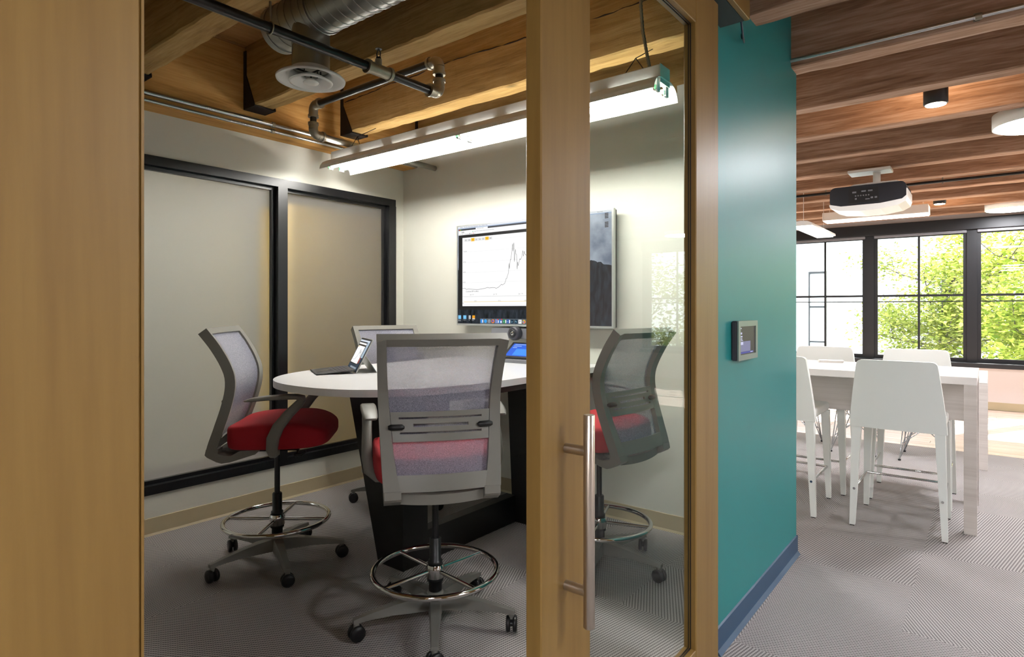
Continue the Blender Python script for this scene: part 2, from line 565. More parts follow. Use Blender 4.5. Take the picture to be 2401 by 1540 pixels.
        self.add(vs[:n], [tuple(range(n))[::-1]])
        self.add(vs[-n:], [tuple(range(n))])
        return self
    def slab(self, fn, us, ws, d0, d1, smooth=True):
        """closed shell of the surface fn(u, w, d) between depths d0 and d1"""
        nu, nw = len(us), len(ws)
        A = [fn(u, w, d0) for w in ws for u in us]
        B = [fn(u, w, d1) for w in ws for u in us]
        q = [(j * nu + i, j * nu + i + 1, (j + 1) * nu + i + 1, (j + 1) * nu + i) for j in range(nw - 1) for i in range(nu - 1)]
        self.add(A, q, smooth)
        self.add(B, [t[::-1] for t in q], smooth)
        rim = [i for i in range(nu)] + [j * nu + nu - 1 for j in range(1, nw)] + [(nw - 1) * nu + i for i in range(nu - 2, -1, -1)] + [j * nu for j in range(nw - 2, 0, -1)]
        n = len(rim)
        vs = [A[k] for k in rim] + [B[k] for k in rim]
        self.add(vs, [(k, (k + 1) % n, n + (k + 1) % n, n + k)[::-1] for k in range(n)])
        return self
    def mesh(self, name):
        me = bpy.data.meshes.new(name)
        me.from_pydata(self.v, [], self.f)
        me.polygons.foreach_set('use_smooth', self.s)
        bm = bmesh.new(); bm.from_mesh(me)
        bmesh.ops.recalc_face_normals(bm, faces=bm.faces[:])
        bm.to_mesh(me); bm.free()
        me.update()
        return me
    def build(self, name, mat, parent=None):
        return inst(name, self.mesh(name), mat, parent)

def inst(name, me, mat, parent=None, loc=None, rot=None):
    if mat is not None and not me.materials:
        me.materials.append(M[mat] if isinstance(mat, str) else mat)
    o = bpy.data.objects.new(name, me)
    COL.objects.link(o)
    if parent is not None:
        o.parent = parent
    if loc is not None:
        o.location = loc
    if rot is not None:
        o.rotation_euler = rot
    return o

def tag(o, label, cat, group=None):
    o['label'] = label
    o['category'] = cat
    if group:
        o['group'] = group
    return o

def thing(name, label, cat, loc=(0, 0, 0), rz=0.0, group=None):
    o = bpy.data.objects.new(name, None)
    COL.objects.link(o)
    o.location = loc
    o.rotation_euler = (0, 0, rz)
    o.empty_display_size = 0.1
    return tag(o, label, cat, group)

def struct(o, label=None):
    o['kind'] = 'structure'
    if label:
        o['label'] = label
    return o

def bx(name, mat, parent, x0, x1, y0, y1, z0, z1, bev=0.0):
    return MB().box(x0, x1, y0, y1, z0, z1, bev).build(name, mat, parent)

def catmull(pts, x):
    n = len(pts)
    if x <= pts[0][0]:
        i = 0
    elif x >= pts[-1][0]:
        i = n - 2
    else:
        i = max(k for k in range(n - 1) if pts[k][0] <= x)
    p1, p2 = pts[i], pts[i + 1]
    p0 = pts[i - 1] if i > 0 else (2 * p1[0] - p2[0], 2 * p1[1] - p2[1])
    p3 = pts[i + 2] if i + 2 < n else (2 * p2[0] - p1[0], 2 * p2[1] - p1[1])
    h = p2[0] - p1[0]
    t = (x - p1[0]) / h
    m1 = (p2[1] - p0[1]) / (p2[0] - p0[0]) * h
    m2 = (p3[1] - p1[1]) / (p3[0] - p1[0]) * h
    return (2*t**3 - 3*t**2 + 1)*p1[1] + (t**3 - 2*t**2 + t)*m1 + (-2*t**3 + 3*t**2)*p2[1] + (t**3 - t**2)*m2

def lsp(a, b, n):
    return [a + (b - a) * i / (n - 1) for i in range(n)]

def text_part(name, items, mat, parent, rotx=PI / 2, y=0.0):
    """flat lettering: items (string, x, z, size, align) in the parent's xz plane"""
    for (s, x, z, size, al) in items:
        mb = MB()
        cu = bpy.data.curves.new('t', 'FONT')
        cu.body = s
        cu.size = size
        cu.align_x = al
        cu.resolution_u = 2
        ob = bpy.data.objects.new('t', cu)
        COL.objects.link(ob)
        dg = bpy.context.evaluated_depsgraph_get()
        me = bpy.data.meshes.new_from_object(ob.evaluated_get(dg))
        mb.add([(x + v.co.x, y, z + v.co.y) for v in me.vertices], [tuple(p.vertices) for p in me.polygons])
        bpy.data.objects.remove(ob)
        bpy.data.curves.remove(cu)
        bpy.data.meshes.remove(me)
        mb.build(name, mat, parent)

# ------------------------------------------------------------------ the setting: dimensions
XL, XT = -3.79, -0.808          # left wall face, teal wall face
YT, YE = 3.36, 3.467            # screen wall face, its far face
YF = 10.0                       # window wall
XR = 4.6                        # hall's far side
ZB, ZD = 2.55, 2.93             # joist underside, deck underside
YN = -1.2                       # near wall of the meeting room
YH = -4.4                       # end of the hall behind the camera

# floor: slab, carpet tiles laid in staggered rows, wooden planks by the windows
floor = struct(MB().box(-5.4, XR + .1, YH - .1, YF + .1, -0.12, -0.006).build('floor', 'car0'), 'patterned grey carpet tile floor')
tile_me = []
for k in range(3):
    mm = MB().box(-.2499, .2499, -.2499, .2499, -.006, 0, 0).mesh('carpet_tile')
    mm.materials.append(M['car%d' % k])
    tile_me.append(mm)
def tile_rows(x0, nx, y0, ny, seed):
    rnd = random.Random(seed)
    for j in range(ny):
        k = rnd.randrange(3)
        for i in range(nx):
            if rnd.random() < .8:
                k = rnd.choice([q for q in range(3) if q != k])
            inst('carpet_tile', tile_me[k], None, floor, (x0 + .25 + .5 * i, y0 + .25 + j * .5, 0))
tile_rows(-3.78, 14, 0.40, 13, 3)
wood_me = MB().box(-1.1, 1.1, -.058, .058, -.006, 0.001, 0.0015).mesh('floor_plank')
wood_me.materials.append(M['plank'])
for j in range(26):
    sh = random.uniform(-.8, .8)
    for i in range(3):
        inst('floor_plank', wood_me, None, floor, (-1.8 + i * 2.203 + sh, 6.962 + j * .1175, 0))

# ceiling: deck boards, joists, girder over the left wall
ceiling = struct(MB().box(-5.4, XR + .1, YH - .1, YF + .1, ZD + .025, ZD + .1).build('ceiling', 'deck'), 'timber deck ceiling on heavy exposed joists')
bd = MB().box(-.088, .088, YH, YF, ZD, ZD + .025, 0.003).mesh('deck_board')
bd.materials.append(M['deck'])
for i in range(46):
    inst('deck_board', bd, None, ceiling, (-3.7 + i * .18, 0, 0))
def rough_beam(x0, x1, y0, y1, z0, z1, seed, n=44, j=0.003):
    rnd = random.Random(seed)
    mb = MB()
    xs = lsp(x0, x1, n)
    vs = []
    for x in xs:
        a, b, c, d = (rnd.uniform(-j, j) for _ in range(4))
        bv = .008
        vs += [(x, y0 + bv, z0 + a), (x, y1 - bv, z0 + b), (x, y1 + c, z0 + bv + b), (x, y1, z1), (x, y0, z1), (x, y0 + d, z0 + bv + a)]
    fs = [(i * 6 + k, i * 6 + (k + 1) % 6, (i + 1) * 6 + (k + 1) % 6, (i + 1) * 6 + k) for i in range(n - 1) for k in range(6)]
    fs += [tuple(range(6))[::-1], tuple((n - 1) * 6 + k for k in range(6))]
    mb.add(vs, fs)
    return mb
JY = [3.36 + .716 * k for k in range(-10, 10)]
GX = -3.643
for k, y in enumerate(JY):
    if y < YN:
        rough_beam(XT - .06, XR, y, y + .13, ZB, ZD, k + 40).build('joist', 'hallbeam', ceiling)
    elif y < YE:
        rough_beam(GX + .005, XT - .06, y, y + .13, ZB, ZD, k).build('joist', 'beam', ceiling)
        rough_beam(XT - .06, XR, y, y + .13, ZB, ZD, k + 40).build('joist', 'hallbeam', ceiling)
    else:
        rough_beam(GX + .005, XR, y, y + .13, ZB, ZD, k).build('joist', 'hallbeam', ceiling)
ck = [(-3.6, 2.768), (-3.35, 2.775), (-3.1, 2.790), (-2.85, 2.786), (-2.6, 2.800), (-2.3, 2.792), (-2.0, 2.783), (-1.75, 2.772), (-1.5, 2.758), (-1.2, 2.765)]
rk = random.Random(5)
cp_, cr_ = [], []
for (a, b), (c_, d_) in zip(ck[:-1], ck[1:]):
    for q in range(6):
        cp_.append((a + (c_ - a) * q / 6, JY[9] + .0015, b + (d_ - b) * q / 6 + rk.uniform(-.003, .003)))
        cr_.append(rk.uniform(.0022, .0048))
MB().tube(cp_, cr_, 6).build('timber_split', 'splitdark', ceiling)
g = MB().box(-3.92, GX, YN, YF, 2.437, ZD, 0.006).build('girder', 'girder', ceiling)
# steel joist hangers against the girder
hg = MB()
hg.prism([(GX + .002, ZB - .004), (GX + .13, ZB - .004), (GX + .13, ZB - .012), (GX + .002, ZB - .012)], 0, .13, 'y')
for yy in (-.007, .131):
    hg.prism([(GX + .002, ZB - .012), (GX + .13, ZB - .012), (GX + .13, ZB), (GX + .03, ZB + .20), (GX + .03, ZD - .03), (GX + .002, ZD - .03)], yy, yy + .006, 'y')
hgm = hg.mesh('joist_hanger')
hgm.materials.append(M['darkmet'])
for y in JY[7:11]:
    inst('joist_hanger', hgm, None, ceiling, (0, y, 0))

# walls of the meeting room
wl = MB()
WY0, WY1, WZ0, WZ1 = 0.27, 3.27, 0.234, 2.185
wl.box(XL - .12, XL, YN, YF, 0, WZ0)
wl.box(XL - .12, XL, YN, YF, WZ1, 2.437)
wl.box(XL - .12, XL, YN, WY0, WZ0, WZ1)
wl.box(XL - .12, XL, WY1, YF, WZ0, WZ1)
struct(wl.build('wall_left', 'cream'), 'cream painted wall around the frosted glass panels')
wb = MB().box(XL, XT - .10, YT, YE, 0, 2.437).box(GX, XT - .10, YT, YE, 2.437, ZB + .05)
struct(wb.build('wall_back', 'cream'), 'cream painted wall behind the wall screen')
OY = 2.262
teal = MB().box(XT - .112, XT, OY, YE, 0, ZD)
struct(teal.build('wall_right', 'teal'), 'glossy teal painted wall end beside the sliding door')
hd = MB().box(XT - .112, XT, YH, OY, 2.44, ZD).box(XT - .112, XT, YH, .20, 0, 2.44)
struct(hd.build('wall_door', 'cream'), 'wall above and beside the wide door opening')
struct(bx('wall_front', 'cream', None, XL - .12, XT - .112, YN - .1, YN, 0, ZD), 'plain near wall of the meeting room')
struct(bx('wall_end', 'hallwall', None, XT - .112, XR, YH - .1, YH, 0, ZD), 'plain wall closing the end of the hall')
struct(bx('wall_hall', 'hallwall', None, XR, XR + .1, YH, YF, 0, ZD), 'plain wall along the hall')
# near jamb clad in maple
jm = struct(MB().box(XT - .13, XT + .02, -.75, .291, 0, 2.42, 0.003).build('trim_1', 'maple'), 'wide maple door jamb panel with fine vertical grain')
bx('edge_band', 'maple', jm, XT - .13, XT + .0195, .2912, .2942, 0, 2.42)
bx('casing', 'maple', struct(bx('trim_2', 'maple', None, XT - .112, XT, OY - .012, OY - .0005, 0, 2.44)), XT - .112, XT - .02, .22, OY - .012, 2.428, 2.44)
# baseboards
struct(MB().prism([(XL, 0), (XL + .014, 0), (XL + .006, .012), (XL + .006, .098), (XL, .10)], YN, YT, 'y').build('baseboard_left', 'tanbase'), 'tan rubber baseboard under the frosted panels')
struct(MB().prism([(YT, 0), (YT - .014, 0), (YT - .006, .012), (YT - .006, .098), (YT, .10)], XL, XT - .11, 'x').build('baseboard_back', 'tanbase'), 'tan rubber baseboard under the wall screen')
struct(MB().prism([(XT, 0), (XT + .02, 0), (XT + .007, .016), (XT + .006, .096), (XT, .10)], OY, YE + .006, 'y').prism([(YE, 0), (YE + .006, 0), (YE + .006, .096), (YE, .10)], -3.7, XT + .006, 'x').build('baseboard_right', 'navy'), 'navy rubber cove baseboard along the teal wall')
struct(bx('baseboard_far', 'tanbase', None, -3.7, XR, YF - .012, YF, 0, .10), 'low wooden baseboard under the far windows')

# ------------------------------------------------------------------ frosted interior glazing
wn = struct(bx('window_1', 'black', None, XL - .09, XL + .012, WY0, WY1, WZ1 - .055, WZ1), 'black framed frosted glass panels in the left wall')
bx('bottom_rail', 'black', wn, XL - .09, XL + .012, WY0, WY1, WZ0, WZ0 + .05)
for y in (WY0, 1.255, 2.235, WY1 - .07):
    bx('mullion', 'black', wn, XL - .09, XL + .016, y, y + .07, WZ0 + .05, WZ1 - .055)
for (a, b) in ((WY0 + .07, 1.255), (1.325, 2.235), (2.305, WY1 - .07)):
    pn = MB().box(XL - .065, XL - .059, a + .006, b - .006, WZ0 + .056, WZ1 - .061).build('frosted_pane', 'frost', wn)
    fr = MB()
    z0, z1 = WZ0 + .05, WZ1 - .055
    for (p, q, r, s) in ((a, a + .022, z0, z1), (b - .022, b, z0, z1), (a + .022, b - .022, z1 - .022, z1), (a + .022, b - .022, z0, z0 + .022)):
        fr.box(XL - .058, XL - .03, p, q, r, s)
    fr.build('glazing_bead', 'black', wn)
# the room beyond the frosted glass
struct(bx('wall_beyond', 'cream', None, -5.4, -5.3, YN, YF, 0, ZD), 'pale wall of the room beyond the frosted glass')
o = thing('timber_cabinet', 'maple cabinet blurred behind the right frosted pane', 'cabinet', (-4.93, 3.60, 0))
bx('carcass', 'cabwood', o, -.25, .25, -.72, .72, 0.06, 2.2, .004)
bx('plinth', 'blackp', o, -.24, .22, -.71, .71, 0, .06)
for s in (-1, 1):
    d = bx('cabinet_door', 'cabwood', o, .25, .268, min(0.003 * s, .715 * s), max(0.003 * s, .715 * s), .07, 2.19, .003)
    MB().tube([(.285, .04 * s, .95), (.285, .04 * s, 1.10)], .006, 8).build('handle', 'steel', d)
def drum_light(name, label, x, y, z0, r, group=None, glow='drumglow', h=.09):
    t = thing(name, label, 'ceiling light', (x, y, z0), 0, group)
    MB().lathe([(r - .012, 0.004), (r, 0), (r, h), (r - .01, h + .004)], 48).build('drum_shade', 'white', t)
    MB().lathe([(.001, -.0015), (r - .014, -.0015), (r - .014, .003), (.001, .003)], 48).build('diffuser', glow, t)
    for k in range(3):
        w = 2 * PI * k / 3
        MB().tube([(.6 * r * math.cos(w), .6 * r * math.sin(w), h), (.6 * r * math.cos(w), .6 * r * math.sin(w), ZD - z0)], .004, 6).build('hanger_rod', 'white', t)
    return t
drum_light('drum_light', 'added unseen round drum light in the room behind the frosted panels', -4.25, 2.3, 2.49, .25)  # added lamp, lights the space behind the frosted panes

# ------------------------------------------------------------------ far window wall
wf = MB()
PX = [-3.69, -2.52, -1.351, -0.182, 0.987, 2.156, 3.325]
ZS0, ZS1 = 0.66, 2.30
wf.box(XL, XR, YF, YF + .2, 0, ZS0 - .06)
wf.box(XL, XR, YF, YF + .2, 2.46, ZD)
wf.box(XL, PX[0] - .06, YF, YF + .2, ZS0 - .06, 2.46)
wf.box(PX[-1] + .06, XR, YF, YF + .2, ZS0 - .06, 2.46)
struct(wf.build('wall_far', 'hallwall'), 'pale wall with a row of black windows')
sill = struct(bx('trim_3', 'winblack', None, PX[0] - .06, PX[-1] + .06, YF - .10, YF + .12, ZS0 - .12, ZS0 - .06, .004), 'deep black sill under the row of windows')
struct(bx('trim_4', 'winblack', None, PX[0] - .06, PX[-1] + .06, YF - .05, YF + .12, ZS1 + .05, 2.50, .004), 'black header over the row of windows')
for k in range(len(PX) - 1):
    a, b = PX[k] + .055, PX[k + 1] - .055
    w = struct(bx('window_%d' % (k + 2), 'winblack', None, PX[k + 1] - .055, PX[k + 1] + .055, YF, YF + .12, ZS0 - .06, ZS1 + .05), 'black framed window of four panes looking onto trees')
    bx('sash_rail', 'winblack', w, a, b, YF + .02, YF + .07, ZS1 - .0, ZS1 + .05)
    bx('sash_rail', 'winblack', w, a, b, YF + .02, YF + .07, ZS0 - .06, ZS0 - .005)
    for x in (a, b - .04):
        bx('sash_stile', 'winblack', w, x, x + .04, YF + .02, YF + .07, ZS0 - .005, ZS1)
    mx_ = (a + b) / 2
    bx('muntin', 'winblack', w, mx_ - .013, mx_ + .013, YF + .03, YF + .06, ZS0 - .005, ZS1)
    bx('meeting_rail', 'winblack', w, a + .04, b - .04, YF + .028, YF + .062, 1.475, 1.505)
    bx('guard_rail', 'winblack', w, a + .04, b - .04, YF + .095, YF + .107, 1.40, 1.415)
    for (p, q) in ((a + .04, mx_ - .013), (mx_ + .013, b - .04)):
        for (r, s) in ((ZS0 - .005, 1.475), (1.505, ZS1)):
            bx('pane', 'glass', w, p, q, YF + .043, YF + .045, r, s)
    bx('blind_roll', 'midgrey', w, a, b, YF - .02, YF - .002, ZS1 + .01, ZS1 + .049, .006)
w = struct(bx('window_8', 'winblack', None, PX[0] - .06, PX[0] + .055, YF, YF + .12, ZS0 - .06, ZS1 + .05), 'black end post of the window row')

# ------------------------------------------------------------------ sliding door
DX = -0.740
door = struct(bx('door_1', 'maple', None, DX - .042, DX, 1.038, 1.238, .012, 2.36, .003), 'sliding maple framed glass door standing half open')
bx('stile', 'maple', door, DX - .042, DX, 1.893, 2.096, .012, 2.36, .003)
bx('top_rail', 'maple_y', door, DX - .042, DX, 1.238, 1.893, 2.222, 2.36, .002)
bx('bottom_rail', 'maple_y', door, DX - .042, DX, 1.238, 1.893, .012, .205, .002)
bx('pane', 'doorglass', door, DX - .0235, DX - .0195, 1.236, 1.895, .203, 2.224)
gs = MB()
for x in (DX - .0262, DX - .0193):
    gs.box(x, x + .0025, 1.238, 1.241, .205, 2.222).box(x, x + .0025, 1.890, 1.893, .205, 2.222)
    gs.box(x, x + .0025, 1.241, 1.890, .205, .208).box(x, x + .0025, 1.241, 1.890, 2.219, 2.222)
gs.build('glazing_seal', 'blackp', door)
hx, hy = DX + .060, 1.1314
h_ = MB().cyl((hx, hy, .612), .0125, .460, 24, bev=.001).build('pull_handle', 'steel', door)
for z in (.688, .992):
    MB().cyl((DX + .0005, hy, z), .011, .060, 20, 'x').build('standoff', 'steel', h_)
# overhead track with fascia
tr = thing('door_track', 'black overhead sliding track behind a maple fascia board', 'track', (XT + .0005, 0, 2.375))
bx('track_box', 'blackp', tr, 0, .088, .22, 2.31, 0, .16)
bx('fascia', 'maple_y', tr, .088, .108, .22, 2.315, 0, .19, .002)
for y in (1.22, 1.95):
    bx('hanger', 'darkmet', tr, .044, .056, y - .03, y + .03, -.0145, 0)

# ------------------------------------------------------------------ cable and tablet on the teal wall
c = thing('data_cable', 'dark blue cable dropping into a hole high on the teal wall', 'cable', (XT, 2.55, 2.30))
MB().tube([(.070, -.239, .15), (.062, -.19, .105), (.040, -.10, .085), (.020, -.02, .090), (.010, .010, .115), (.001, .013, .132)], .004, 8).build('cord', 'tealcable', c)
MB().cyl((.0005, .013, .132), .012, .004, 16, 'x').build('grommet', 'blackp', c)
t = thing('wall_tablet', 'landscape tablet in a steel and black housing on the teal wall', 'tablet', (XT + .0005, 2.43, 1.095))
bx('back_box', 'darkgrey', t, 0, .024, 0, .25, 0, .158, .005)
fr = MB()
fr.box(.024, .030, 0, .25, 0, .022).box(.024, .030, 0, .25, .136, .158).box(.024, .030, 0, .026, .022, .136).box(.024, .030, .224, .25, .022, .136)
fr.build('bezel', plain('bezel_steel', '#7f8c88', 0.35, 0.5), t)
sc_ = bx('screen', em('#3f3a38', .9), t, .024, .0262, .026, .224, .022, .136)
bx('screen_glow', em('#77779c', 1.0), sc_, .0263, .0266, .03, .16, .034, .075)
bx('taskbar', em('#3b3f9a', 1.0), sc_, .0263, .0267, .03, .20, .026, .033)
def lines_part(name, spec, mat, parent):
    for (x0, x1, y0, y1, z0, z1) in spec:
        bx(name, mat, parent, x0, x1, y0, y1, z0, z1)
lines_part('interface_text', [(.0266, .0269, .034, .046, .126, .130), (.0266, .0269, .034, .052, .104, .112), (.0266, .0269, .034, .056, .092, .098),
           (.0266, .0269, .034, .054, .084, .088), (.0266, .0269, .034, .062, .078, .081), (.0266, .0269, .034, .066, .062, .074), (.0268, .0270, .16, .19, .028, .031)], em('#c9c9ea'), sc_)

# ------------------------------------------------------------------ fluorescent fixture
FX0, FX1, FY, FZ = -3.57, -1.13, 2.543, 2.255
fx = thing('fluorescent_fixture', 'long white fluorescent strip light with flared reflector hung over the table', 'light fixture', (0, FY, FZ))
bx('channel', 'white', fx, FX0 + .02, FX1 - .01, -.05, .05, .06, .125, .003)
rf = MB()
prof = [(-.127, .0), (-.121, .022), (-.105, .045), (-.082, .060), (-.05, .068), (.05, .068), (.082, .060), (.105, .045), (.121, .022), (.127, .0)]
n = len(prof)
sx = [FX0]
for k in range(8):
    c_ = FX0 + (FX1 - FX0) * (k + .5) / 8
    sx += [c_ - .105, c_ + .105]
sx.append(FX1)
vs, fs = [], []
for x in sx:
    vs += [(x, y, z) for (y, z) in prof] + [(x, y * .983, z - .0025) for (y, z) in prof]
for j in range(len(sx) - 1):
    q0, q1 = j * 2 * n, (j + 1) * 2 * n
    for k in range(n - 1):
        if j % 2 == 1 and k in (3, 5):
            continue                      # slots that let light up past the channel
        fs.append((q0 + k, q0 + k + 1, q1 + k + 1, q1 + k))
        fs.append((q0 + n + k + 1, q0 + n + k, q1 + n + k, q1 + n + k + 1))
    for k in (0, n - 1):
        fs.append((q0 + k, q1 + k, q1 + n + k, q0 + n + k))
for q0 in (0, (len(sx) - 1) * 2 * n):
    for k in range(n - 1):
        fs.append((q0 + k, q0 + k + 1, q0 + n + k + 1, q0 + n + k))
rf.add(vs, fs)
rf.build('reflector', 'white', fx)
xm = (FX0 + FX1) / 2
for y in (-.045, .045):
    for (a, b) in ((FX0 + .03, xm - .02), (xm + .02, FX1 - .04)):
        tb = MB().tube([(a, y, .026), (b, y, .026)], .013, 16).build('tube', 'tubew', fx)
        for x in (a, b):
            s = -1 if x == a else 1
            MB().tube([(x, y, .026), (x + .012 * s, y, .026)], .0135, 16).build('tube_cap', 'steel', tb)
            lh = bx('lampholder', 'white', fx, min(x + .012 * s, x + .024 * s), max(x + .012 * s, x + .024 * s), y - .016, y + .016, .006, .065)
            bx('clip', 'green', lh, min(x + .0121 * s, x + .020 * s), max(x + .0121 * s, x + .020 * s), y - .020, y - .0161, .012, .032)
bx('end_plate', 'white', fx, FX1 - .01, FX1 - .006, -.05, .05, .045, .127)
for x in (FX0 + .22, FX1 - .16):
    w_ = MB()
    top = (x + .02, 0.16, .29 + .005)
    w_.tube([(x - .06, 0, .125), (x, .02, .21), top], .0022, 6).tube([(x + .06, 0, .125), (x, .02, .21)], .0022, 6)
    w_.build('hanger_wire', 'darkmet', fx)
fl = MB()
pth = [(FX1 - .07, -.02, .125), (FX1 - .085, -.02, .20), (FX1 - .10, -.03, .30), (FX1 - .105, -.04, .42), (FX1 - .10, -.04, .55), (FX1 - .10, -.04, ZD - FZ - .002)]
rr, pp = [], []
P_ = [Vector(p) for p in pth]
for i in range(len(P_) - 1):
    for k in range(14):
        pp.append(P_[i].lerp(P_[i + 1], k / 14))
        rr.append(.0085 if k % 2 else .0065)
fl.tube(pp, rr, 8)
fl.build('flex_conduit', 'flex', fx)

# ------------------------------------------------------------------ sprinkler pipe
def arc(c, a, b, r=.035, n=6):
    """elbow points from direction a to direction b (unit) around corner c"""
    c, a, b = Vector(c), Vector(a), Vector(b)
    out = []
    for i in range(n + 1):
        w = PI / 2 * i / n
        o_ = c - a * r + b * r
        out.append(o_ + a * r * math.sin(w) - b * r * math.cos(w))
    return out
sp = thing('sprinkler_pipe', 'black steel sprinkler pipe with zinc elbows running under the joists', 'pipe', (0, 0, 0))
R = .021
A0 = (-2.28, YN, 2.435); A1 = (-2.28, 2.27, 2.435); A2 = (-2.28, 2.27, 2.612); A3 = (-3.42, 2.27, 2.612); A4 = (-3.42, 2.27, 2.425); A5 = (-3.42, YT, 2.405)
def off(p, d, r):
    return tuple(Vector(p) + Vector(d) * r)
for (p, q) in ((A0, off(A1, (0, -1, 0), .03)), (off(A1, (0, 0, 1), .03), off(A2, (0, 0, -1), .03)), (off(A2, (-1, 0, 0), .03), off(A3, (1, 0, 0), .03)),
               (off(A3, (0, 0, -1), .03), off(A4, (0, 0, 1), .03))):
    MB().tube([p, q], R, 16).build('pipe_run', 'pipe', sp)
MB().tube([off(A4, (0, 1, 0), .03), A5], R, 16).build('pipe_run', 'galv', sp)
for (c_, a, b) in ((A1, (0, 1, 0), (0, 0, 1)), (A2, (0, 0, 1), (-1, 0, 0)), (A3, (-1, 0, 0), (0, 0, -1)), (A4, (0, 0, -1), (0, 1, 0))):
    ar = arc(c_, a, b)
    e_ = MB().tube(ar, .029, 16)
    av, bv = Vector(a), Vector(b)
    e_.tube([ar[0] - av * .035, ar[0] - av * .0], .029, 16).tube([ar[-1], ar[-1] + bv * .035], .029, 16)
    e_.tube([ar[0] - av * .042, ar[0] - av * .026], .0335, 16).tube([ar[-1] + bv * .026, ar[-1] + bv * .042], .0335, 16)
    e_.build('elbow', 'fitting', sp)
# coupling tee with the sprinkler head
te = MB().tube([(-2.28, 1.80, 2.435), (-2.28, 1.935, 2.435)], .028, 16)
for y in (1.795, 1.925):
    te.tube([(-2.28, y, 2.435), (-2.28, y + .016, 2.435)], .033, 16)
te.tube([(-2.28, 1.867, 2.455), (-2.28, 1.867, 2.487)], .016, 12)
te = te.build('tee', 'fitting', sp)
sh = MB().tube([(-2.28, 1.867, 2.487), (-2.28, 1.867, 2.497)], .012, 10)
for s in (-1, 1):
    sh.tube([(-2.28 + .009 * s, 1.867, 2.497), (-2.28 + .014 * s, 1.867, 2.515), (-2.28 + .003 * s, 1.867, 2.535)], .0028, 6)
sh.cyl((-2.28, 1.867, 2.535), .016, .002, 12)
sh.build('sprinkler_head', 'darkmet', te)
# strap hanger on the run
bmv = MB()
st = [(-2.28 + .0245 * math.cos(2 * PI * i / 24), 1.315, 2.435 + .0245 * math.sin(2 * PI * i / 24)) for i in range(24)]
bmv.tube(st, .0035, 8, True).tube([(-2.28, 1.315, 2.459), (-2.28, 1.315, ZB - .008)], .005, 8)
bmv.build('pipe_strap', 'fitting', sp)

# conduits along the girder
cd = thing('electrical_conduit', 'thicker of two thin steel conduits running along the girder face', 'conduit', (0, 0, 0))
MB().tube([(GX + .018, YN, 2.487), (GX + .018, YT, 2.487)], .0145, 12).build('conduit_run', 'conduit', cd)
for y in (2.10, 2.62):
    MB().tube([(GX + .018, y, 2.487), (GX + .018, y + .02, 2.487)], .018, 12).build('clamp', 'fitting', cd)
cd = thing('electrical_conduit', 'thinner steel conduit running along the girder just below its twin', 'conduit', (0, 0, 0))
MB().tube([(GX + .014, YN, 2.447), (GX + .014, YT, 2.447)], .0095, 12).build('conduit_run', 'conduit', cd)
for y in (2.10,):
    MB().tube([(GX + .014, y, 2.447), (GX + .014, y + .02, 2.447)], .0145, 12).build('clamp', 'fitting', cd)

# ------------------------------------------------------------------ spiral duct and diffuser
du = thing('spiral_duct', 'round spiral galvanised duct with a short drop collar', 'duct', (-2.52, 1.66, 2.69))
prof = []
x0d, x1d, rd = -.25, 1.585, .108
pts, rad = [], []
db = MB()
m_ = 40
xs = lsp(x0d, x1d, 30)
db.tube([(x, 0, 0) for x in xs], rd, m_)
db.build('duct_tube', 'galv', du)
rib = []
turns = 31
hp = [(x0d + .05 + (x1d - x0d - .06) * i / (turns * 28), rd * math.cos(2 * PI * i / 28), rd * math.sin(2 * PI * i / 28)) for i in range(turns * 28)]
MB().tube(hp, .0034, 6).build('spiral_seam', 'galv', du)
MB().tube([(x0d - .012, 0, 0), (x0d + .025, 0, 0)], rd + .004, m_).build('end_cap', 'galv', du)
cl = MB().cyl((0, 0, -.257), .086, .23, 32)
cl.cyl((0, 0, -.155), .089, .008, 32)
cl.build('drop_collar', 'galv', du)
sd = MB()
for (y) in (-.127, .127):
    pass
st = [(.10, .111 * math.cos(w), .111 * math.sin(w)) for w in [2 * PI * i / 40 for i in range(40)]]
MB().tube(st, .004, 6, True).build('duct_band', 'galv', du)
for x in (.5, 1.3):
    MB().tube([(x, 0, rd - .005), (x, 0, ZD - 2.69)], .005, 8).build('hanger_rod', 'darkmet', du)
df = thing('ceiling_diffuser', 'round white air diffuser with stepped cones under the duct', 'diffuser', (-2.52, 1.66, 2.375))
MB().lathe([(.156, .004), (.158, .012), (.150, .020), (.110, .030), (.090, .048), (.088, .058), (.084, .058), (.084, .046), (.104, .026), (.142, .012), (.150, .004)], 48).build('outer_cone', 'white', df)
dsh = MB()
vs, fs = [], []
def coneshell(mb, prof, n=48):
    vs = [(r * math.cos(2 * PI * k / n), r * math.sin(2 * PI * k / n), z) for r, z in prof for k in range(n)]
    m = len(prof)
    fs = [(i * n + k, i * n + (k + 1) % n, ((i + 1) % m) * n + (k + 1) % n, ((i + 1) % m) * n + k) for i in range(m) for k in range(n)]
    mb.add(vs, fs, True)
    return mb
for o_ in list(df.children):
    me_ = o_.data
    bpy.data.objects.remove(o_)
coneshell(MB(), [(.156, .004), (.158, .012), (.150, .020), (.110, .030), (.090, .048), (.0885, .058), (.084, .058), (.084, .046), (.102, .026), (.142, .010)]).build('outer_cone', 'white', df)
coneshell(MB(), [(.098, -.006), (.100, -.002), (.060, .022), (.042, .03), (.038, .03), (.055, .018), (.088, -.006)]).build('middle_cone', 'white', df)
MB().lathe([(.001, -.010), (.034, -.008), (.036, -.004), (.018, .012), (.001, .014)], 32).build('centre_cone', 'white', df)
br = MB()
for k in range(2):
    w = k * PI / 2
    br.tube([(-.084 * math.cos(w), -.084 * math.sin(w), .04), (.084 * math.cos(w), .084 * math.sin(w), .04)], .004, 6)
br.tube([(0, 0, .012), (0, 0, .04)], .004, 6)
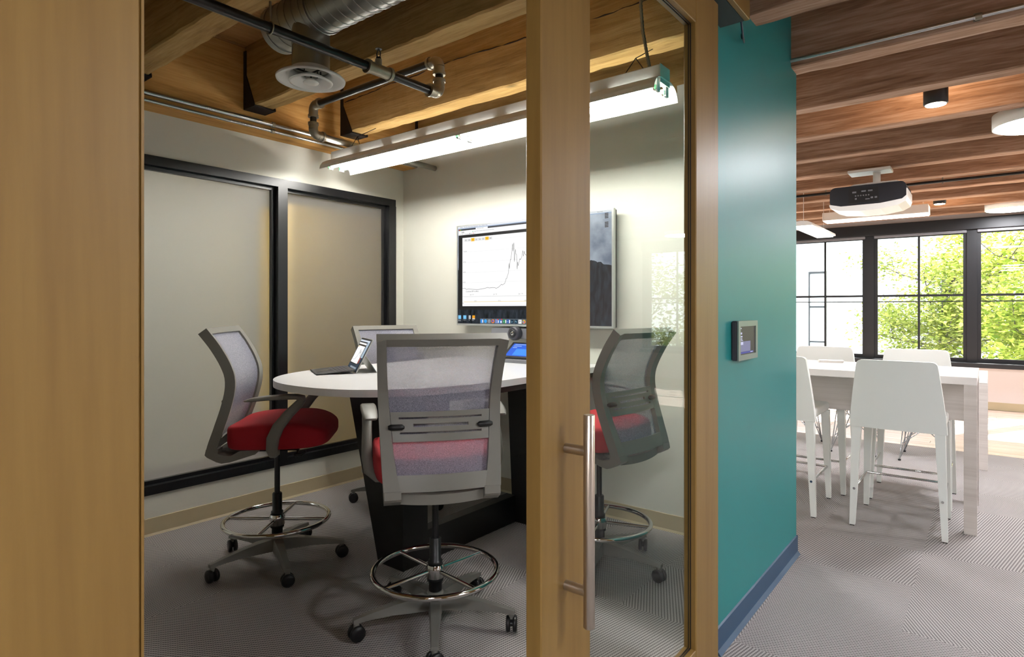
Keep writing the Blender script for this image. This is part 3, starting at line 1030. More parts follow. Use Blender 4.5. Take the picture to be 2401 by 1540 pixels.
for k in range(4):
    w = k * PI / 2 + .4
    br.tube([(.052 * math.cos(w), .052 * math.sin(w), .022), (.052 * math.cos(w), .052 * math.sin(w), .042)], .003, 6)
br.tube([(.052, 0, .04), (.052, .0, .022)], .003, 6)
br.build('bracket', 'darkmet', df)

# ------------------------------------------------------------------ wall screen
TV = thing('wall_screen', 'large silver edged wall screen showing a price chart', 'television', (-3.097, 3.27, 1.183))
TWd, THt = 1.306, .733
bx('casing', 'blackp', TV, .004, TWd - .004, .006, .045, .004, THt - .004, .003)
bz = MB()
b_ = .009
bz.box(0, TWd, -.004, .02, 0, b_ + .004).box(0, TWd, -.004, .02, THt - b_, THt).box(0, b_, -.004, .02, b_ + .004, THt - b_).box(TWd - b_ - .004, TWd, -.004, .02, b_ + .004, THt - b_)
bz.build('bezel', 'alu', TV)
bx('wall_bracket', 'darkmet', TV, .35, .95, .045, .0895, .15, .6)
scr = bx('screen', wallpaper('screen_wallpaper'), TV, b_, TWd - b_ - .004, .001, .006, b_ + .004, THt - b_)
def rect(name, x0, x1, z0, z1, layer, mat):
    return bx(name, mat, scr, x0, x1, .0008 - .0006 * layer, .0012 - .0006 * layer, z0, z1)
rect('menu_bar', .009, 1.293, .712, .724, 1, em('#eef1f6'))
rect('menu_haze', .009, 1.293, .706, .712, 1, em('#a9bcd8'))
rect('browser_window', .016, .93, .114, .7058, 2, em('#1f1e1e'))
rect('tab_strip', .016, .93, .694, .7056, 3, em('#3a3c42'))
rect('active_tab', .185, .299, .694, .7056, 4, em('#fdfdfd'))
rect('toolbar', .016, .93, .661, .694, 3, em('#fbfbfb'))
rect('chart_page', .055, .92, .14, .640, 3, em('#ffffff'))
def bars(name, spec, layer, mat):
    for (x0, x1, z0, z1) in spec:
        rect(name, x0, x1, z0, z1, layer, mat)
bars('grid_lines', [(.075, .92, z - .0006, z + .0006) for z in (.612, .534, .457, .383, .309)], 4, em('#e4e4e4'))
bars('axis_line', [(.056, .92, .2085, .2100)], 4, em('#a8a8a8'))
bars('range_band', [(.066, .92, .1705, .1735)], 4, em('#f5dc8c'))
bars('range_track', [(.066, .92, .150, .1515), (.055, .067, .158, .166)], 4, em('#d9d4d4'))
bars('range_button', [(.074 + .0337 * k, .074 + .0337 * k + .031, .611, .631) for k in (0, 1, 3, 4, 5, 7)], 4, em('#e6e6e6'))
bars('range_button_selected', [(.074 + .0337 * k, .074 + .0337 * k + .032, .609, .633) for k in (2, 6)], 4, em('#ffc40a'))
bars('window_button', [(.020, .026, .697, .703)], 4, em('#e8554d'))
bars('window_button', [(.030, .036, .697, .703)], 4, em('#e8b73a'))
bars('window_button', [(.040, .046, .697, .703)], 4, em('#45b04c'))
bars('toolbar_icon', [(.155, .161, .678, .684)], 4, em('#38c172'))
bars('toolbar_icon', [(.050, .056, .677, .685), (.064, .070, .677, .685), (.125, .131, .665, .671)], 4, em('#454545'))
bars('toolbar_icon', [(.158, .164, .665, .671)], 4, em('#d8413a'))
yt = .0008 - .0006 * 5
text_part('button_text', [(s, .074 + .0337 * k + .0155, .616, .0135, 'CENTER') for k, s in enumerate(['1h', '12h', '1d', '1w', '1m', '3m', '1y', 'All'])], em('#5a5a5a'), scr, y=yt)
text_part('axis_text', [('$1000', .066, .535, .0135, 'LEFT'), ('$750', .063, .458, .0135, 'LEFT'), ('$500', .061, .384, .0135, 'LEFT'), ('$250', .059, .310, .0135, 'LEFT'),
          ("Jan '13", .149, .219, .0135, 'CENTER'), ("Jul '13", .369, .219, .0135, 'CENTER'), ("Jan '14", .595, .219, .0135, 'CENTER'), ('2011', .186, .173, .0125, 'CENTER'), ('2012', .408, .173, .0125, 'CENTER'), ('2013', .638, .173, .0125, 'CENTER')], em('#9a9a9a'), scr, y=yt)
text_part('note_text', [('CoinDesk BPI in effect', .090, .2425, .0135, 'LEFT')], em('#222222'), scr, y=yt)
text_part('menu_text', [('Firefox', .032, .7145, .009, 'LEFT'), ('File', .074, .7145, .009, 'LEFT'), ('Edit', .093, .7145, .009, 'LEFT'), ('View', .113, .7145, .009, 'LEFT'), ('History', .134, .7145, .009, 'LEFT'), ('Bookmarks', .167, .7145, .009, 'LEFT'),
          ('Tools', .215, .7145, .009, 'LEFT'), ('Window', .241, .7145, .009, 'LEFT'), ('Help', .279, .7145, .009, 'LEFT'), ('most visited', .026, .665, .008, 'LEFT'), ('getting started', .076, .665, .008, 'LEFT'), ('news', .135, .665, .008, 'LEFT'), ('mail', .168, .665, .008, 'LEFT'),
          ('bitcoin price index', .20, .697, .008, 'LEFT'), ('https://www.coindesk.com/price/bitcoin-price-index', .17, .678, .009, 'LEFT'), ('Wed 10:42', 1.19, .7145, .009, 'LEFT')], em('#4b4f58'), scr, y=yt)
CH = [(.056, .271), (.083, .27), (.098, .261), (.109, .265), (.14, .263), (.205, .259), (.238, .262), (.271, .266), (.299, .272), (.315, .268), (.342, .27), (.369, .269), (.375, .263), (.4, .272), (.416, .283), (.427, .292), (.433, .286), (.455, .296), (.463, .316), (.468, .331), (.473, .33), (.481, .352), (.489, .37), (.494, .434), (.496, .397), (.506, .462), (.51, .459), (.525, .568), (.528, .515), (.536, .574), (.54, .443), (.549, .528), (.552, .496), (.559, .492), (.565, .391), (.568, .441), (.573, .414), (.587, .461), (.592, .453), (.603, .471), (.613, .515), (.617, .476), (.626, .511), (.628, .493), (.638, .485),
      (.66, .47), (.68, .40), (.70, .42), (.73, .36), (.76, .39), (.80, .33), (.84, .35), (.88, .31), (.915, .32)]
cm = MB()
for (a, b), (c_, d_) in zip(CH[:-1], CH[1:]):
    dv = Vector((c_ - a, d_ - b)).normalized()
    nv = Vector((-dv.y, dv.x)) * .0011
    cm.add([(a + nv.x, yt, b + nv.y), (c_ + nv.x, yt, d_ + nv.y), (c_ - nv.x, yt, d_ - nv.y), (a - nv.x, yt, b - nv.y)], [(0, 1, 2, 3)])
cm.build('chart_line', em('#3a3a3a'), scr)
# desktop icons and dock
rect('dock', .227, 1.08, .013, .052, 2, em('#5a6268'))
DK = ['#3d8fe0', '#3aa0ea', '#8b9096', '#e8792a', '#7a8ec4', '#2a78c8', '#2f8a4e', '#3a5ea8', '#0d2a3f', '#0c2e44', '#f4f4f4', '#e7a63c', '#6a7a88', '#c4c9cc', '#4a90d0', '#d05a5a', '#58b060', '#909498', '#44526a', '#b0b8c0', '#7c5ab0', '#cfd4d8', '#5080c0', '#a8adb2']
for k, cc_ in enumerate(DK):
    x = .244 + .0344 * k
    if k in (1, 2, 3, 11):
        MB().lathe([(.001, 0), (.0135, 0), (.0135, .0004), (.001, .0004)], 20, (x, .0002 - .0006 * 3, .0325), 'y').build('dock_icon', em(cc_), scr)
    else:
        rect('dock_icon', x - .0133, x + .0133, .019, .046, 3, em(cc_))
bars('dock_icon_detail', [(.248, .257, .022, .043), (.395, .402, .022, .040), (.415, .428, .022, .036), (.459, .468, .022, .043), (.493, .502, .022, .043)], 4, em('#e6ecf2'))
bars('dock_badge', [(.388, .396, .041, .050), (.422, .430, .041, .050)], 4, em('#e03a36'))
MB().lathe([(.001, 0), (.0075, 0), (.0075, .0004), (.001, .0004)], 20, (.347, .0008 - .0006 * 5, .034), 'y').build('dock_icon_detail', em('#3a56b8'), scr)
for q, cc_ in enumerate(['#e4483c', '#8bc34a', '#3f8ee0', '#9a56c0']):
    w = PI / 2 * q
    MB().lathe([(.001, 0), (.0045, 0), (.0045, .0004), (.001, .0004)], 12, (.6224 + .006 * math.cos(w), .0008 - .0006 * 5, .0325 + .006 * math.sin(w)), 'y').build('dock_icon_detail', em(cc_), scr)
text_part('dock_text', [('Lr', .519, .0265, .018, 'CENTER'), ('Ps', .5536, .0265, .018, 'CENTER'), ('X', .445, .0265, .016, 'CENTER'), ('W', .479, .0265, .014, 'CENTER')], em('#9fd0e8'), scr, y=yt)
text_part('dock_text', [('P', .588, .026, .021, 'CENTER')], em('#222222'), scr, y=yt)
for (x0, x1, cc_) in ((.013, .040, '#7fc8f4'), (.063, .092, '#7fc8f4'), (.116, .136, '#b8bcc0'), (.152, .177, '#f2a51e')):
    rect('desktop_icon', x0, x1, .046, .073, 2, em(cc_))
bars('desktop_icon', [(.152, .177, .044, .052)], 3, em('#d8d4cc'))
text_part('icon_text', [('approved', .011, .037, .007, 'LEFT'), ('downloads', .010, .031, .007, 'LEFT'), ('in progress', .060, .037, .007, 'LEFT'), ('data', .118, .037, .007, 'LEFT'), ('backup', .150, .036, .007, 'LEFT')], em('#d8dce0'), scr, y=yt)
for z in (.680, .625):
    bars('desktop_icon', [(1.243, 1.268, z - .005 + .009 * k, z + .001 + .009 * k) for k in range(4)], 2, em('#4a4648'))
    bars('icon_text', [(1.228, 1.282, z - .013, z - .010), (1.235, 1.275, z - .020, z - .017)], 2, em('#98a2b4'))

# ------------------------------------------------------------------ conference camera bar
cb = thing('conference_camera', 'grey conference camera bar with a round lens under the wall screen', 'camera', (-2.535, 3.30, 1.135))
bar = MB()
pl = []
for (cx, cz, a0) in ((.235 - .02, .036 - .02, 0), (-.235 + .02, .036 - .02, 90), (-.235 + .02, -.036 + .02, 180), (.235 - .02, -.036 + .02, 270)):
    for k in range(6):
        w = math.radians(a0 + 18 * k)
        pl.append((cx + .02 * math.cos(w), cz + .02 * math.sin(w)))
bar.prism(pl, -.025, .0, 'y')
bar.build('bar', 'midgrey', cb)
bx('bracket', 'darkmet', cb, -.06, .06, 0, .0595, -.02, .02)
MB().lathe([(.030, 0), (.043, -.006), (.047, -.015), (.047, -.05), (.042, -.058), (.030, -.060)], 32, (0, -.02, .002), 'y').build('camera_body', 'darkgrey', cb)
MB().ring((0, 0, 0), .0, .0, 3, 3)
ln = MB().lathe([(.026, -.058), (.026, -.064), (.020, -.066)], 32, (0, -.02, .002), 'y').build('lens_barrel', 'blackp', cb)
MB().lathe([(.012, -.0665), (.010, -.068), (.004, -.0685)], 24, (0, -.02, .002), 'y').build('lens', 'chrome', ln)
MB().lathe([(.006, -.0686), (.001, -.0692)], 16, (0, -.02, .002), 'y').build('iris', 'blackp', ln)

# ------------------------------------------------------------------ meeting table
TX, TW, TZ = -2.495, .615, .95
tb = thing('meeting_table', 'white topped bar height meeting table with rounded end and black base', 'table', (0, 0, 0))
op = [(TX + TW, YT - .003), (TX + TW, 2.36)]
for k in range(1, 48):
    w = PI * k / 48
    cw, sw = math.cos(w), math.sin(w)
    op.append((TX + TW * (abs(cw) ** .85) * (1 if cw > 0 else -1), 2.36 - .80 * sw ** .85))
op += [(TX - TW, 2.36), (TX - TW, YT - .003)]
op = op[::-1]
MB().prism(op, TZ - .033, TZ, 'z').build('tabletop', 'tabletop', tb)
MB().prism([(-2.47, 0), (-2.28, 0), (-2.28, TZ - .075), (-2.72, TZ - .075)], 2.02, 2.187, 'y').build('pedestal', 'ebony', tb)
MB().prism([(-2.30, 0), (-2.11, 0), (-1.95, TZ - .075), (-2.345, TZ - .075)], 2.925, 3.09, 'y').build('pedestal', 'ebony', tb)
bx('foot_rail', 'ebony', tb, -2.35, -2.28, 2.187, 2.925, 0, .162)
bx('support_frame', 'ebony', tb, -2.74, -1.95, 1.98, 3.30, TZ - .075, TZ - .0335)

# touch console on the table
cs = thing('touch_console', 'tilted touch console with glowing blue screen on the white table', 'console', (-2.39, 3.10, TZ + .0005))
MB().prism([(0, 0), (0, .018), (.012, .026), (.135, .115), (.150, .112), (.16, .0)], -.155, .155, 'x').build('console_base', 'midgrey', cs)
lx = Matrix.Translation((0, .012, .028)) @ Matrix.Rotation(math.atan2(.089, .123), 4, 'X')
cm = MB(); cm.xf = lx; cm.box(-.150, .150, -.002, .156, 0, .010, .002)
pan = cm.build('display_body', 'blackp', cs)
cm = MB(); cm.xf = lx; cm.box(-.128, .128, .014, .140, .0101, .0106)
cm.build('display', em('#2a63dc', 1.1), pan)
cm = MB(); cm.xf = lx
for k in range(3):
    cm.box(-.115, -.02 - .03 * k, .128 - .016 * k, .134 - .016 * k, .0107, .0110)
cm.box(.02, .06, .10, .13, .0107, .0110)
cm.build('display_tiles', em('#a9c4f2', 1.0), pan)
cm = MB(); cm.xf = lx; cm.box(-.075, .10, .022, .086, .0107, .0109)
cm.build('display_tiles', em('#3f8cf0', 1.2), pan)

# tablet computer with keyboard cover
ld = Vector((.46, .888, 0)).normalized()
lw = Vector((.888, -.46, 0)).normalized()
base = Vector((-2.80, 1.875, TZ + .0005)) - lw * .145      # front edge centre
lp = thing('tablet_computer', 'slim silver tablet computer on a kickstand with a charcoal keyboard cover', 'laptop', base, math.atan2(lw.y, lw.x))
kb = MB(); kb.xf = Matrix.Rotation(math.radians(4.5), 4, 'X')
kb.box(-.145, .145, 0, .205, 0.0, .005, .0015)
kbo = kb.build('keyboard_cover', 'keyfelt', lp)
kk = MB(); kk.xf = Matrix.Rotation(math.radians(4.5), 4, 'X')
for r in range(5):
    for k in range(13):
        kk.box(-.131 + .0203 * k, -.131 + .0203 * k + .0178, .098 + .019 * r, .098 + .019 * r + .0165, .005, .0062)
kk.build('keys', 'darkgrey', kbo)
kk = MB(); kk.xf = Matrix.Rotation(math.radians(4.5), 4, 'X')
kk.box(-.05, .05, .02, .085, .005, .0054)
kk.build('touchpad', 'blackp', kbo)
tx = Matrix.Translation((0, .205, .0045)) @ Matrix.Rotation(math.radians(-27), 4, 'X')
def tpart(name, mat, par, *a, bev=0.0):
    m_ = MB(); m_.xf = tx; m_.box(*a, bev)
    return m_.build(name, mat, par)
body = tpart('tablet_body', 'alu', lp, -.146, .146, 0, .0085, .001, .201, bev=.002)
tpart('screen_glass', em('#0c1220', .8), body, -.143, .143, -.0006, -.0001, .004, .198)
tpart('wallpaper', em('#16324a', .9), body, -.136, .136, -.0012, -.0007, .012, .188)
tpart('sky_panel', em('#a9bccb', 1.0), body, .085, .136, -.0018, -.0013, .085, .188)
tpart('menu_panel', em('#d7dfea', 1.0), body, -.136, .136, -.0024, -.0019, .178, .188)
tpart('browser_panel', em('#141414', 1.0), body, -.125, .082, -.0024, -.0019, .040, .174)
tpart('toolbar_panel', em('#f5f5f5', 1.0), body, -.125, .082, -.0030, -.0025, .160, .170)
tpart('chart_panel', em('#ffffff', 1.0), body, -.115, .074, -.0030, -.0025, .046, .150)
tpart('foliage_panel', em('#d8603a', 1.0), body, .088, .098, -.0030, -.0025, .05, .085)
tpart('dock_panel', em('#8f9aa6', 1.0), body, -.06, .11, -.0030, -.0025, .016, .026)
tpart('range_marks', em('#f2c230', 1.0), body, -.108, -.085, -.0036, -.0031, .142, .147)
m_ = MB(); m_.xf = tx
for (a, b, c_, d_) in ((-.10, .062, -.04, .065), (-.04, .065, -.01, .085), (-.01, .085, .01, .132), (.01, .132, .02, .105), (.02, .105, .04, .12), (.04, .12, .06, .09)):
    m_.tube([(a, -.0034, b), (c_, -.0034, d_)], .0006, 5)
m_.build('chart_line', em('#444444'), body)
ks = Vector((0, .205 + .009 + .10 * math.sin(math.radians(27)), .09))
MB().add([(-.14, ks.y, ks.z + .008), (.14, ks.y, ks.z + .008), (.14, ks.y + .062, .0003), (-.14, ks.y + .062, .0003),
          (-.14, ks.y + .003, ks.z + .006), (.14, ks.y + .003, ks.z + .006), (.14, ks.y + .065, .0003), (-.14, ks.y + .065, .0003)],
         [(0, 1, 2, 3), (7, 6, 5, 4), (0, 4, 5, 1), (3, 2, 6, 7), (0, 3, 7, 4), (1, 5, 6, 2)]).build('kickstand', 'alu', lp)

# cable hanging from the table edge
cbk = thing('charging_cable', 'thin black cable with a pale plug hanging off the table edge', 'cable', (TX + TW, 3.12, TZ))
MB().tube([(-.10, .02, .004), (-.02, .01, .0045), (.006, .0, .002), (.010, -.01, -.04), (.014, -.03, -.09)], .003, 8).build('cord', 'blackp', cbk)
MB().lathe([(.006, 0), (.012, .006), (.013, .03), (.008, .036)], 12, (.014, -.03, -.125)).build('plug', 'white', cbk)

# ------------------------------------------------------------------ drafting chairs
CM = {}
BP = [(.56, -.277), (.63, -.271), (.73, -.237), (.85, -.197), (.936, -.180), (1.0, -.188), (1.1, -.238), (1.2, -.310)]
BW = [(.56, .212), (.63, .218), (.75, .226), (.95, .236), (1.2, .244)]
def bsurf(u, z, d):
    """u in -1..1 across the back, z height, d forward of the rear face"""
    w = catmull(BW, z)
    y = catmull(BP, z)
    dy = (catmull(BP, z + .01) - catmull(BP, z - .01)) / .02
    nn = Vector((0, 1, -dy)).normalized()
    p = Vector((u * w, y - .024 * (1 - u * u), z)) + nn * d
    return p
def chair_meshes():
    # star base leg
    def legsec(x, hw, z0, z1):
        return [(x, -hw, z0), (x, hw, z0), (x, hw * .8, z1), (x, -hw * .8, z1)]
    mb = MB()
    secs = [(.025, .028, .068, .128), (.10, .024, .072, .125), (.18, .020, .078, .115), (.26, .017, .077, .102), (.318, .015, .073, .090), (.335, .015, .071, .086)]
    vs = []
    for s in secs:
        vs += legsec(*s)
    fs = [(i * 4 + k, i * 4 + (k + 1) % 4, (i + 1) * 4 + (k + 1) % 4, (i + 1) * 4 + k) for i in range(len(secs) - 1) for k in range(4)]
    fs += [(3, 2, 1, 0), (20, 21, 22, 23)]
    mb.add(vs, fs)
    mb.cyl((.322, 0, .052), .0115, .034, 12)
    CM['base_leg'] = mb.mesh('base_leg')
    # caster: hood + two wheels
    mb = MB().box(-.008, .008, -.009, .009, .028, .056, .002)
    vs = []
    mb.cyl((0, -.0095, .031), .010, .019, 14, 'y')
    CM['caster'] = mb.mesh('caster')
    CM['wheel'] = MB().lathe([(.020, -.0085), (.029, -.0075), (.031, -.003), (.031, .004), (.029, .008), (.014, .0095)], 24, (0, 0, 0), 'y').mesh('wheel')
    CM['hub'] = MB().lathe([(.026, .058), (.036, .068), (.038, .120), (.032, .135), (.026, .137)], 24).mesh('hub')
    CM['sleeve'] = MB().lathe([(.024, .137), (.027, .139), (.027, .178), (.034, .180), (.034, .190), (.024, .2465), (.030, .247), (.030, .262), (.024, .266), (.024, .352), (.021, .356)], 24).mesh('column_sleeve')
    CM['piston'] = MB().cyl((0, 0, .354), .0135, .246, 20).mesh('gas_piston')
    CM['ring'] = MB().ring((0, 0, .222), .255, .0115, 64, 12).mesh('foot_ring')
    CM['ringhub'] = MB().lathe([(.031, .190), (.037, .194), (.036, .215), (.040, .222), (.038, .236), (.033, .246)], 24).mesh('ring_hub')
    CM['spoke'] = MB().tube([(.034, 0, .222), (.247, 0, .222)], .0085, 10).mesh('spoke')
    # seat mechanism
    CM['mech'] = MB().box(-.11, .11, -.13, .13, .592, .632, .01).box(-.05, .05, .08, .20, .612, .632, .006).mesh('seat_mechanism')
    CM['lever'] = MB().tube([(.09, .13, .606), (.21, .145, .604), (.25, .155, .602)], .0055, 8).tube([(.235, .14, .602), (.25, .175, .606), (.255, .195, .622)], [.010, .009, .004], 8).mesh('lever')
    # seat cushion
    rings = [(.84, .628), (.955, .629), (.985, .636), (1.0, .66), (1.0, .70), (.998, .722), (.985, .732), (.955, .739), (.86, .745), (.62, .749), (.3, .751), (.02, .751)]
    n = 72
    vs = []
    for s, z in rings:
        for k in range(n):
            w = 2 * PI * k / n
            cw, sw = math.cos(w), math.sin(w)
            ex = .36
            x = .252 * s * (abs(cw) ** ex) * (1 if cw > 0 else -1)
            yy = .242 * s * (abs(sw) ** ex) * (1 if sw > 0 else -1)
            x *= 1 - .06 * max(0, -yy / .242)
            y = .044 + yy
            top = min(1, max(0, (z - .628) / .12))
            f_ = max(0, (yy - .09) / .152)
            b_ = max(0, (-yy - .09) / .152)
            dz = -.045 * f_ * f_ * top + .012 * f_ * (1 - top) - .012 * b_ * top
            sad = .012 * (x / .25) ** 2 * top * (1 - f_)
            vs.append((x, y, z + dz + sad))
    m = len(rings)
    fs = [(i * n + k, i * n + (k + 1) % n, (i + 1) * n + (k + 1) % n, (i + 1) * n + k) for i in range(m - 1) for k in range(n)]
    fs += [tuple(range(n))[::-1], tuple((m - 1) * n + k for k in range(n))]
    CM['seat'] = MB().add(vs, fs, True).mesh('seat')
    # back frame
    fr = MB()
    zs = lsp(.632, 1.183, 30)
    for sgn in (-1, 1):
        def rail(u, z, d, sgn=sgn):
            w = catmull(BW, z)
            tk = catmull([(.62, .062), (.75, .048), (1.0, .038), (1.2, .034)], z)
            return bsurf(sgn * (1 - u * tk / w), z, d + (.012 * u if d < .02 else 0))
        fr.slab(rail, [0, .12, .5, 1], zs, 0.0, .046)
    def ui(z):
        return 1 - catmull([(.62, .062), (.75, .048), (1.0, .038), (1.2, .034)], z) / catmull(BW, z)
    fr.slab(lambda u, z, d: bsurf(u * ui(z), z, d), lsp(-1, 1, 13), lsp(1.156, 1.183, 4), 0.012, .046)
    fr.slab(lambda u, z, d: bsurf(u * ui(z), z, d), lsp(-1, 1, 13), lsp(.632, .692, 5), 0.012, .046)
    CM['frame'] = fr.mesh('back_frame')
    ms = MB()
    us, zz = lsp(-1, 1, 13), lsp(.69, 1.158, 26)
    vs = [bsurf(u * (ui(z) + .01), z, .036) for z in zz for u in us]
    fs = [(j * 13 + i, j * 13 + i + 1, (j + 1) * 13 + i + 1, (j + 1) * 13 + i) for j in range(25) for i in range(12)]
    ms.add(vs, fs, True)
    CM['mesh'] = ms.mesh('mesh_panel')
    lb = MB()
    f_ = lambda u, z, d: bsurf(u * ui(z) * .99, z, d)
    for (z0, z1) in ((.893, .912), (.869, .886), (.840, .858), (.806, .833)):
        lb.slab(f_, lsp(-1, 1, 13), [z0, z1], .012, .022)
    for (z0, z1, q) in ((.886, .893, .84), (.858, .869, .56), (.833, .840, .84)):
        lb.slab(f_, lsp(-1, -q, 4), [z0, z1], .012, .022)
        lb.slab(f_, lsp(q, 1, 4), [z0, z1], .012, .022)
    CM['lumbar'] = lb.mesh('lumbar_bar')
    for sgn, nm in ((-1, 'knobL'), (1, 'knobR')):
        kb_ = MB()
        c0 = bsurf(sgn * .60, .857, .006)
        c1 = bsurf(sgn * .86, .857, .004)
        kb_.tube([c0, c0.lerp(c1, .15), c0.lerp(c1, .85), c1], [.004, .0115, .0115, .007], 10)
        CM[nm] = kb_.mesh('lumbar_knob')
    # lower bracket
    bk = MB()
    pl = [(-.347, .634), (-.353, .606), (-.342, .583), (-.300, .560), (-.277, .553), (-.240, .557), (-.124, .592), (-.10, .627), (-.195, .622), (-.235, .600), (-.262, .590), (-.284, .596), (-.294, .612), (-.291, .634)]
    for (a, b) in ((-.216, -.155), (.155, .216)):
        bk.prism([(y + .075, z + .012 if z < .6 else z) for y, z in pl], a, b, 'x')
    def cross(u, t, d):
        y = -.241 - .018 * (1 - u * u) + d
        return Vector((u * .156, y, .572 + .038 * t + .006 * (u * u)))
    bk.slab(cross, lsp(-1, 1, 11), [0, .5, 1], 0, .040)
    bk.box(-.155, .155, -.225, -.11, .600, .614)
    CM['bracket'] = bk.mesh('back_bracket')
    # armrests
    for sgn, nm in ((-1, 'armL'), (1, 'armR')):
        ar = MB()
        P = [(.17, .04, .606), (.235, .04, .610), (.268, .043, .640), (.276, .049, .69), (.276, .073, .745), (.275, .120, .805), (.274, .163, .848), (.273, .183, .872)]
        ar.sweep([(sgn * x, y, z) for x, y, z in P], [.020, .021, .022, .022, .021, .020, .022, .026], [.014, .018, .024, .027, .025, .022, .020, .016], (1, 0.0, 0.001))
        CM[nm] = ar.mesh('armrest')
        ap = MB()
        P = [(.273, .191, .868), (.273, .185, .880), (.272, .155, .886), (.270, .10, .886), (.266, .02, .881), (.262, -.05, .873), (.261, -.080, .868)]
        ap.sweep([(sgn * x, y, z) for x, y, z in P], [.024, .028, .031, .032, .031, .028, .022], [.006, .010, .011, .011, .010, .008, .004])
        CM['pad' + nm[-1]] = ap.mesh('arm_pad')
chair_meshes()
def drafting_chair(label, x, y, face, brot, spk, drop=0.0):
    t = thing('drafting_chair', label, 'chair', (x, y, 0), math.radians(face - 90), 'grey mesh drafting chairs around the meeting table')
    inst('hub', CM['hub'], 'greyb', t)
    for k in range(5):
        w = math.radians(brot + 72 * k)
        inst('base_leg', CM['base_leg'], 'greyb', t, rot=(0, 0, w))
        cw = random.uniform(0, 2 * PI)
        px_, py_ = .322 * math.cos(w) , .322 * math.sin(w)
        ca = inst('caster', CM['caster'], 'blackp', t, (px_, py_, 0), (0, 0, cw))
        for s in (-1, 1):
            inst('wheel', CM['wheel'], 'blackp', ca, (0, .0135 * s, .031), (0, 0, 0 if s > 0 else PI))
    inst('column_sleeve', CM['sleeve'], 'blackp', t)
    inst('gas_piston', CM['piston'], 'blackp', t)
    rg = inst('foot_ring', CM['ring'], 'chrome', t)
    inst('ring_hub', CM['ringhub'], 'chrome', rg)
    for k in range(4):
        inst('spoke', CM['spoke'], 'chrome', rg, rot=(0, 0, math.radians(spk + 90 * k)))
    dz = (0, 0, -drop)
    inst('seat_mechanism', CM['mech'], 'blackp', t, dz)
    inst('lever', CM['lever'], 'blackp', t, dz)
    inst('seat', CM['seat'], 'red', t, dz)
    inst('back_frame', CM['frame'], 'grey', t, dz)
    inst('mesh_panel', CM['mesh'], 'mesh', t, dz)
    lb = inst('lumbar_bar', CM['lumbar'], 'grey', t, dz)
    inst('lumbar_knob', CM['knobL'], 'blackp', lb)
    inst('lumbar_knob', CM['knobR'], 'blackp', lb)
    inst('back_bracket', CM['bracket'], 'grey', t, dz)
    for s in 'LR':
        a = inst('armrest', CM['arm' + s], 'grey', t, dz)
        inst('arm_pad', CM['pad' + s], 'grey', a)
    return t
drafting_chair('drafting chair with red seat at the table end facing the tablet computer', -2.885, 1.7025, 45.6, 22, -8)
drafting_chair('drafting chair with its mesh back turned to the open doorway', -1.805, 1.775, 142, 47, 31)
drafting_chair('drafting chair between the table and the right frosted pane', -3.13, 2.76, -16, 40, 15, .025)
drafting_chair('drafting chair behind the sliding door glass with red seat under the table', -1.56, 2.695, 173.5, 62, 25)

# ------------------------------------------------------------------ hall furniture
SM = {}
def stool_meshes():
    SM['seat'] = MB().box(-.225, .225, -.235, .25, .605, .665, .018, 3).mesh('seat')
    us, ts = [-1, -.99, -.96, -.9, -.75, -.4, 0, .4, .75, .9, .96, .99, 1], [0, .25, .5, .75, .9, .96, .985, 1]
    def bk(u, t, d):
        hw = .240 - .045 * t ** 1.3
        cr = .016 * (t ** 30) * abs(u) ** 24
        z = .60 + .405 * t - cr
        y = -.262 - .055 * t - .018 * (1 - u * u) * 0.6 + d
        return Vector((u * hw, y, z))
    SM['back'] = MB().slab(bk, us, ts, 0, .038).mesh('backrest')
    def lg(x0, y0, x1, y1):
        mb = MB()
        a, b = .025, .0145
        vs = [(x0 + s * a, y0 + q * a, .61) for s, q in ((-1, -1), (1, -1), (1, 1), (-1, 1))] + [(x1 + s * b, y1 + q * b, .006) for s, q in ((-1, -1), (1, -1), (1, 1), (-1, 1))]
        mb.add(vs, [(0, 1, 5, 4), (1, 2, 6, 5), (2, 3, 7, 6), (3, 0, 4, 7), (3, 2, 1, 0), (4, 5, 6, 7)])
        return mb.mesh('leg')
    SM['legs'] = [lg(-.205, -.235, -.228, -.245), lg(.205, -.235, .228, -.245), lg(-.205, .220, -.222, .238), lg(.205, .220, .222, .238)]
    SM['glides'] = [MB().box(x - .012, x + .012, y - .012, y + .012, 0, .006).mesh('glide') for x, y in ((-.228, -.245), (.228, -.245), (-.222, .238), (.222, .238))]
    fr = MB()
    fr.tube([(-.217, -.262, .225), (-.217, .205, .225), (-.205, .213, .225), (.205, .213, .225), (.217, .205, .225), (.217, -.262, .225)], .0075, 10)
    SM['foot'] = fr.mesh('foot_rail')
stool_meshes()
def stool(label, x, y, rz):
    t = thing('bar_stool', label, 'stool', (x, y, 0), rz, 'white leather bar stools at the tall table')
    inst('seat', SM['seat'], 'leather', t)
    inst('backrest', SM['back'], 'leather', t)
    for l_, g_ in zip(SM['legs'], SM['glides']):
        q = inst('leg', l_, 'leather', t)
        inst('glide', g_, 'blackp', q)
    inst('foot_rail', SM['foot'], 'chrome', t)
    return t
stool('white leather bar stool pulled up beside the end leg of the tall table', -.423, 4.39, 0)
stool('white leather bar stool half hidden by the corner of the teal wall', -1.092, 4.385, 0)
stool('white leather bar stool across the tall table from the stool by the end leg', -.425, 5.04, PI)
stool('white leather bar stool across the tall table from the half hidden stool', -1.025, 5.00, PI)

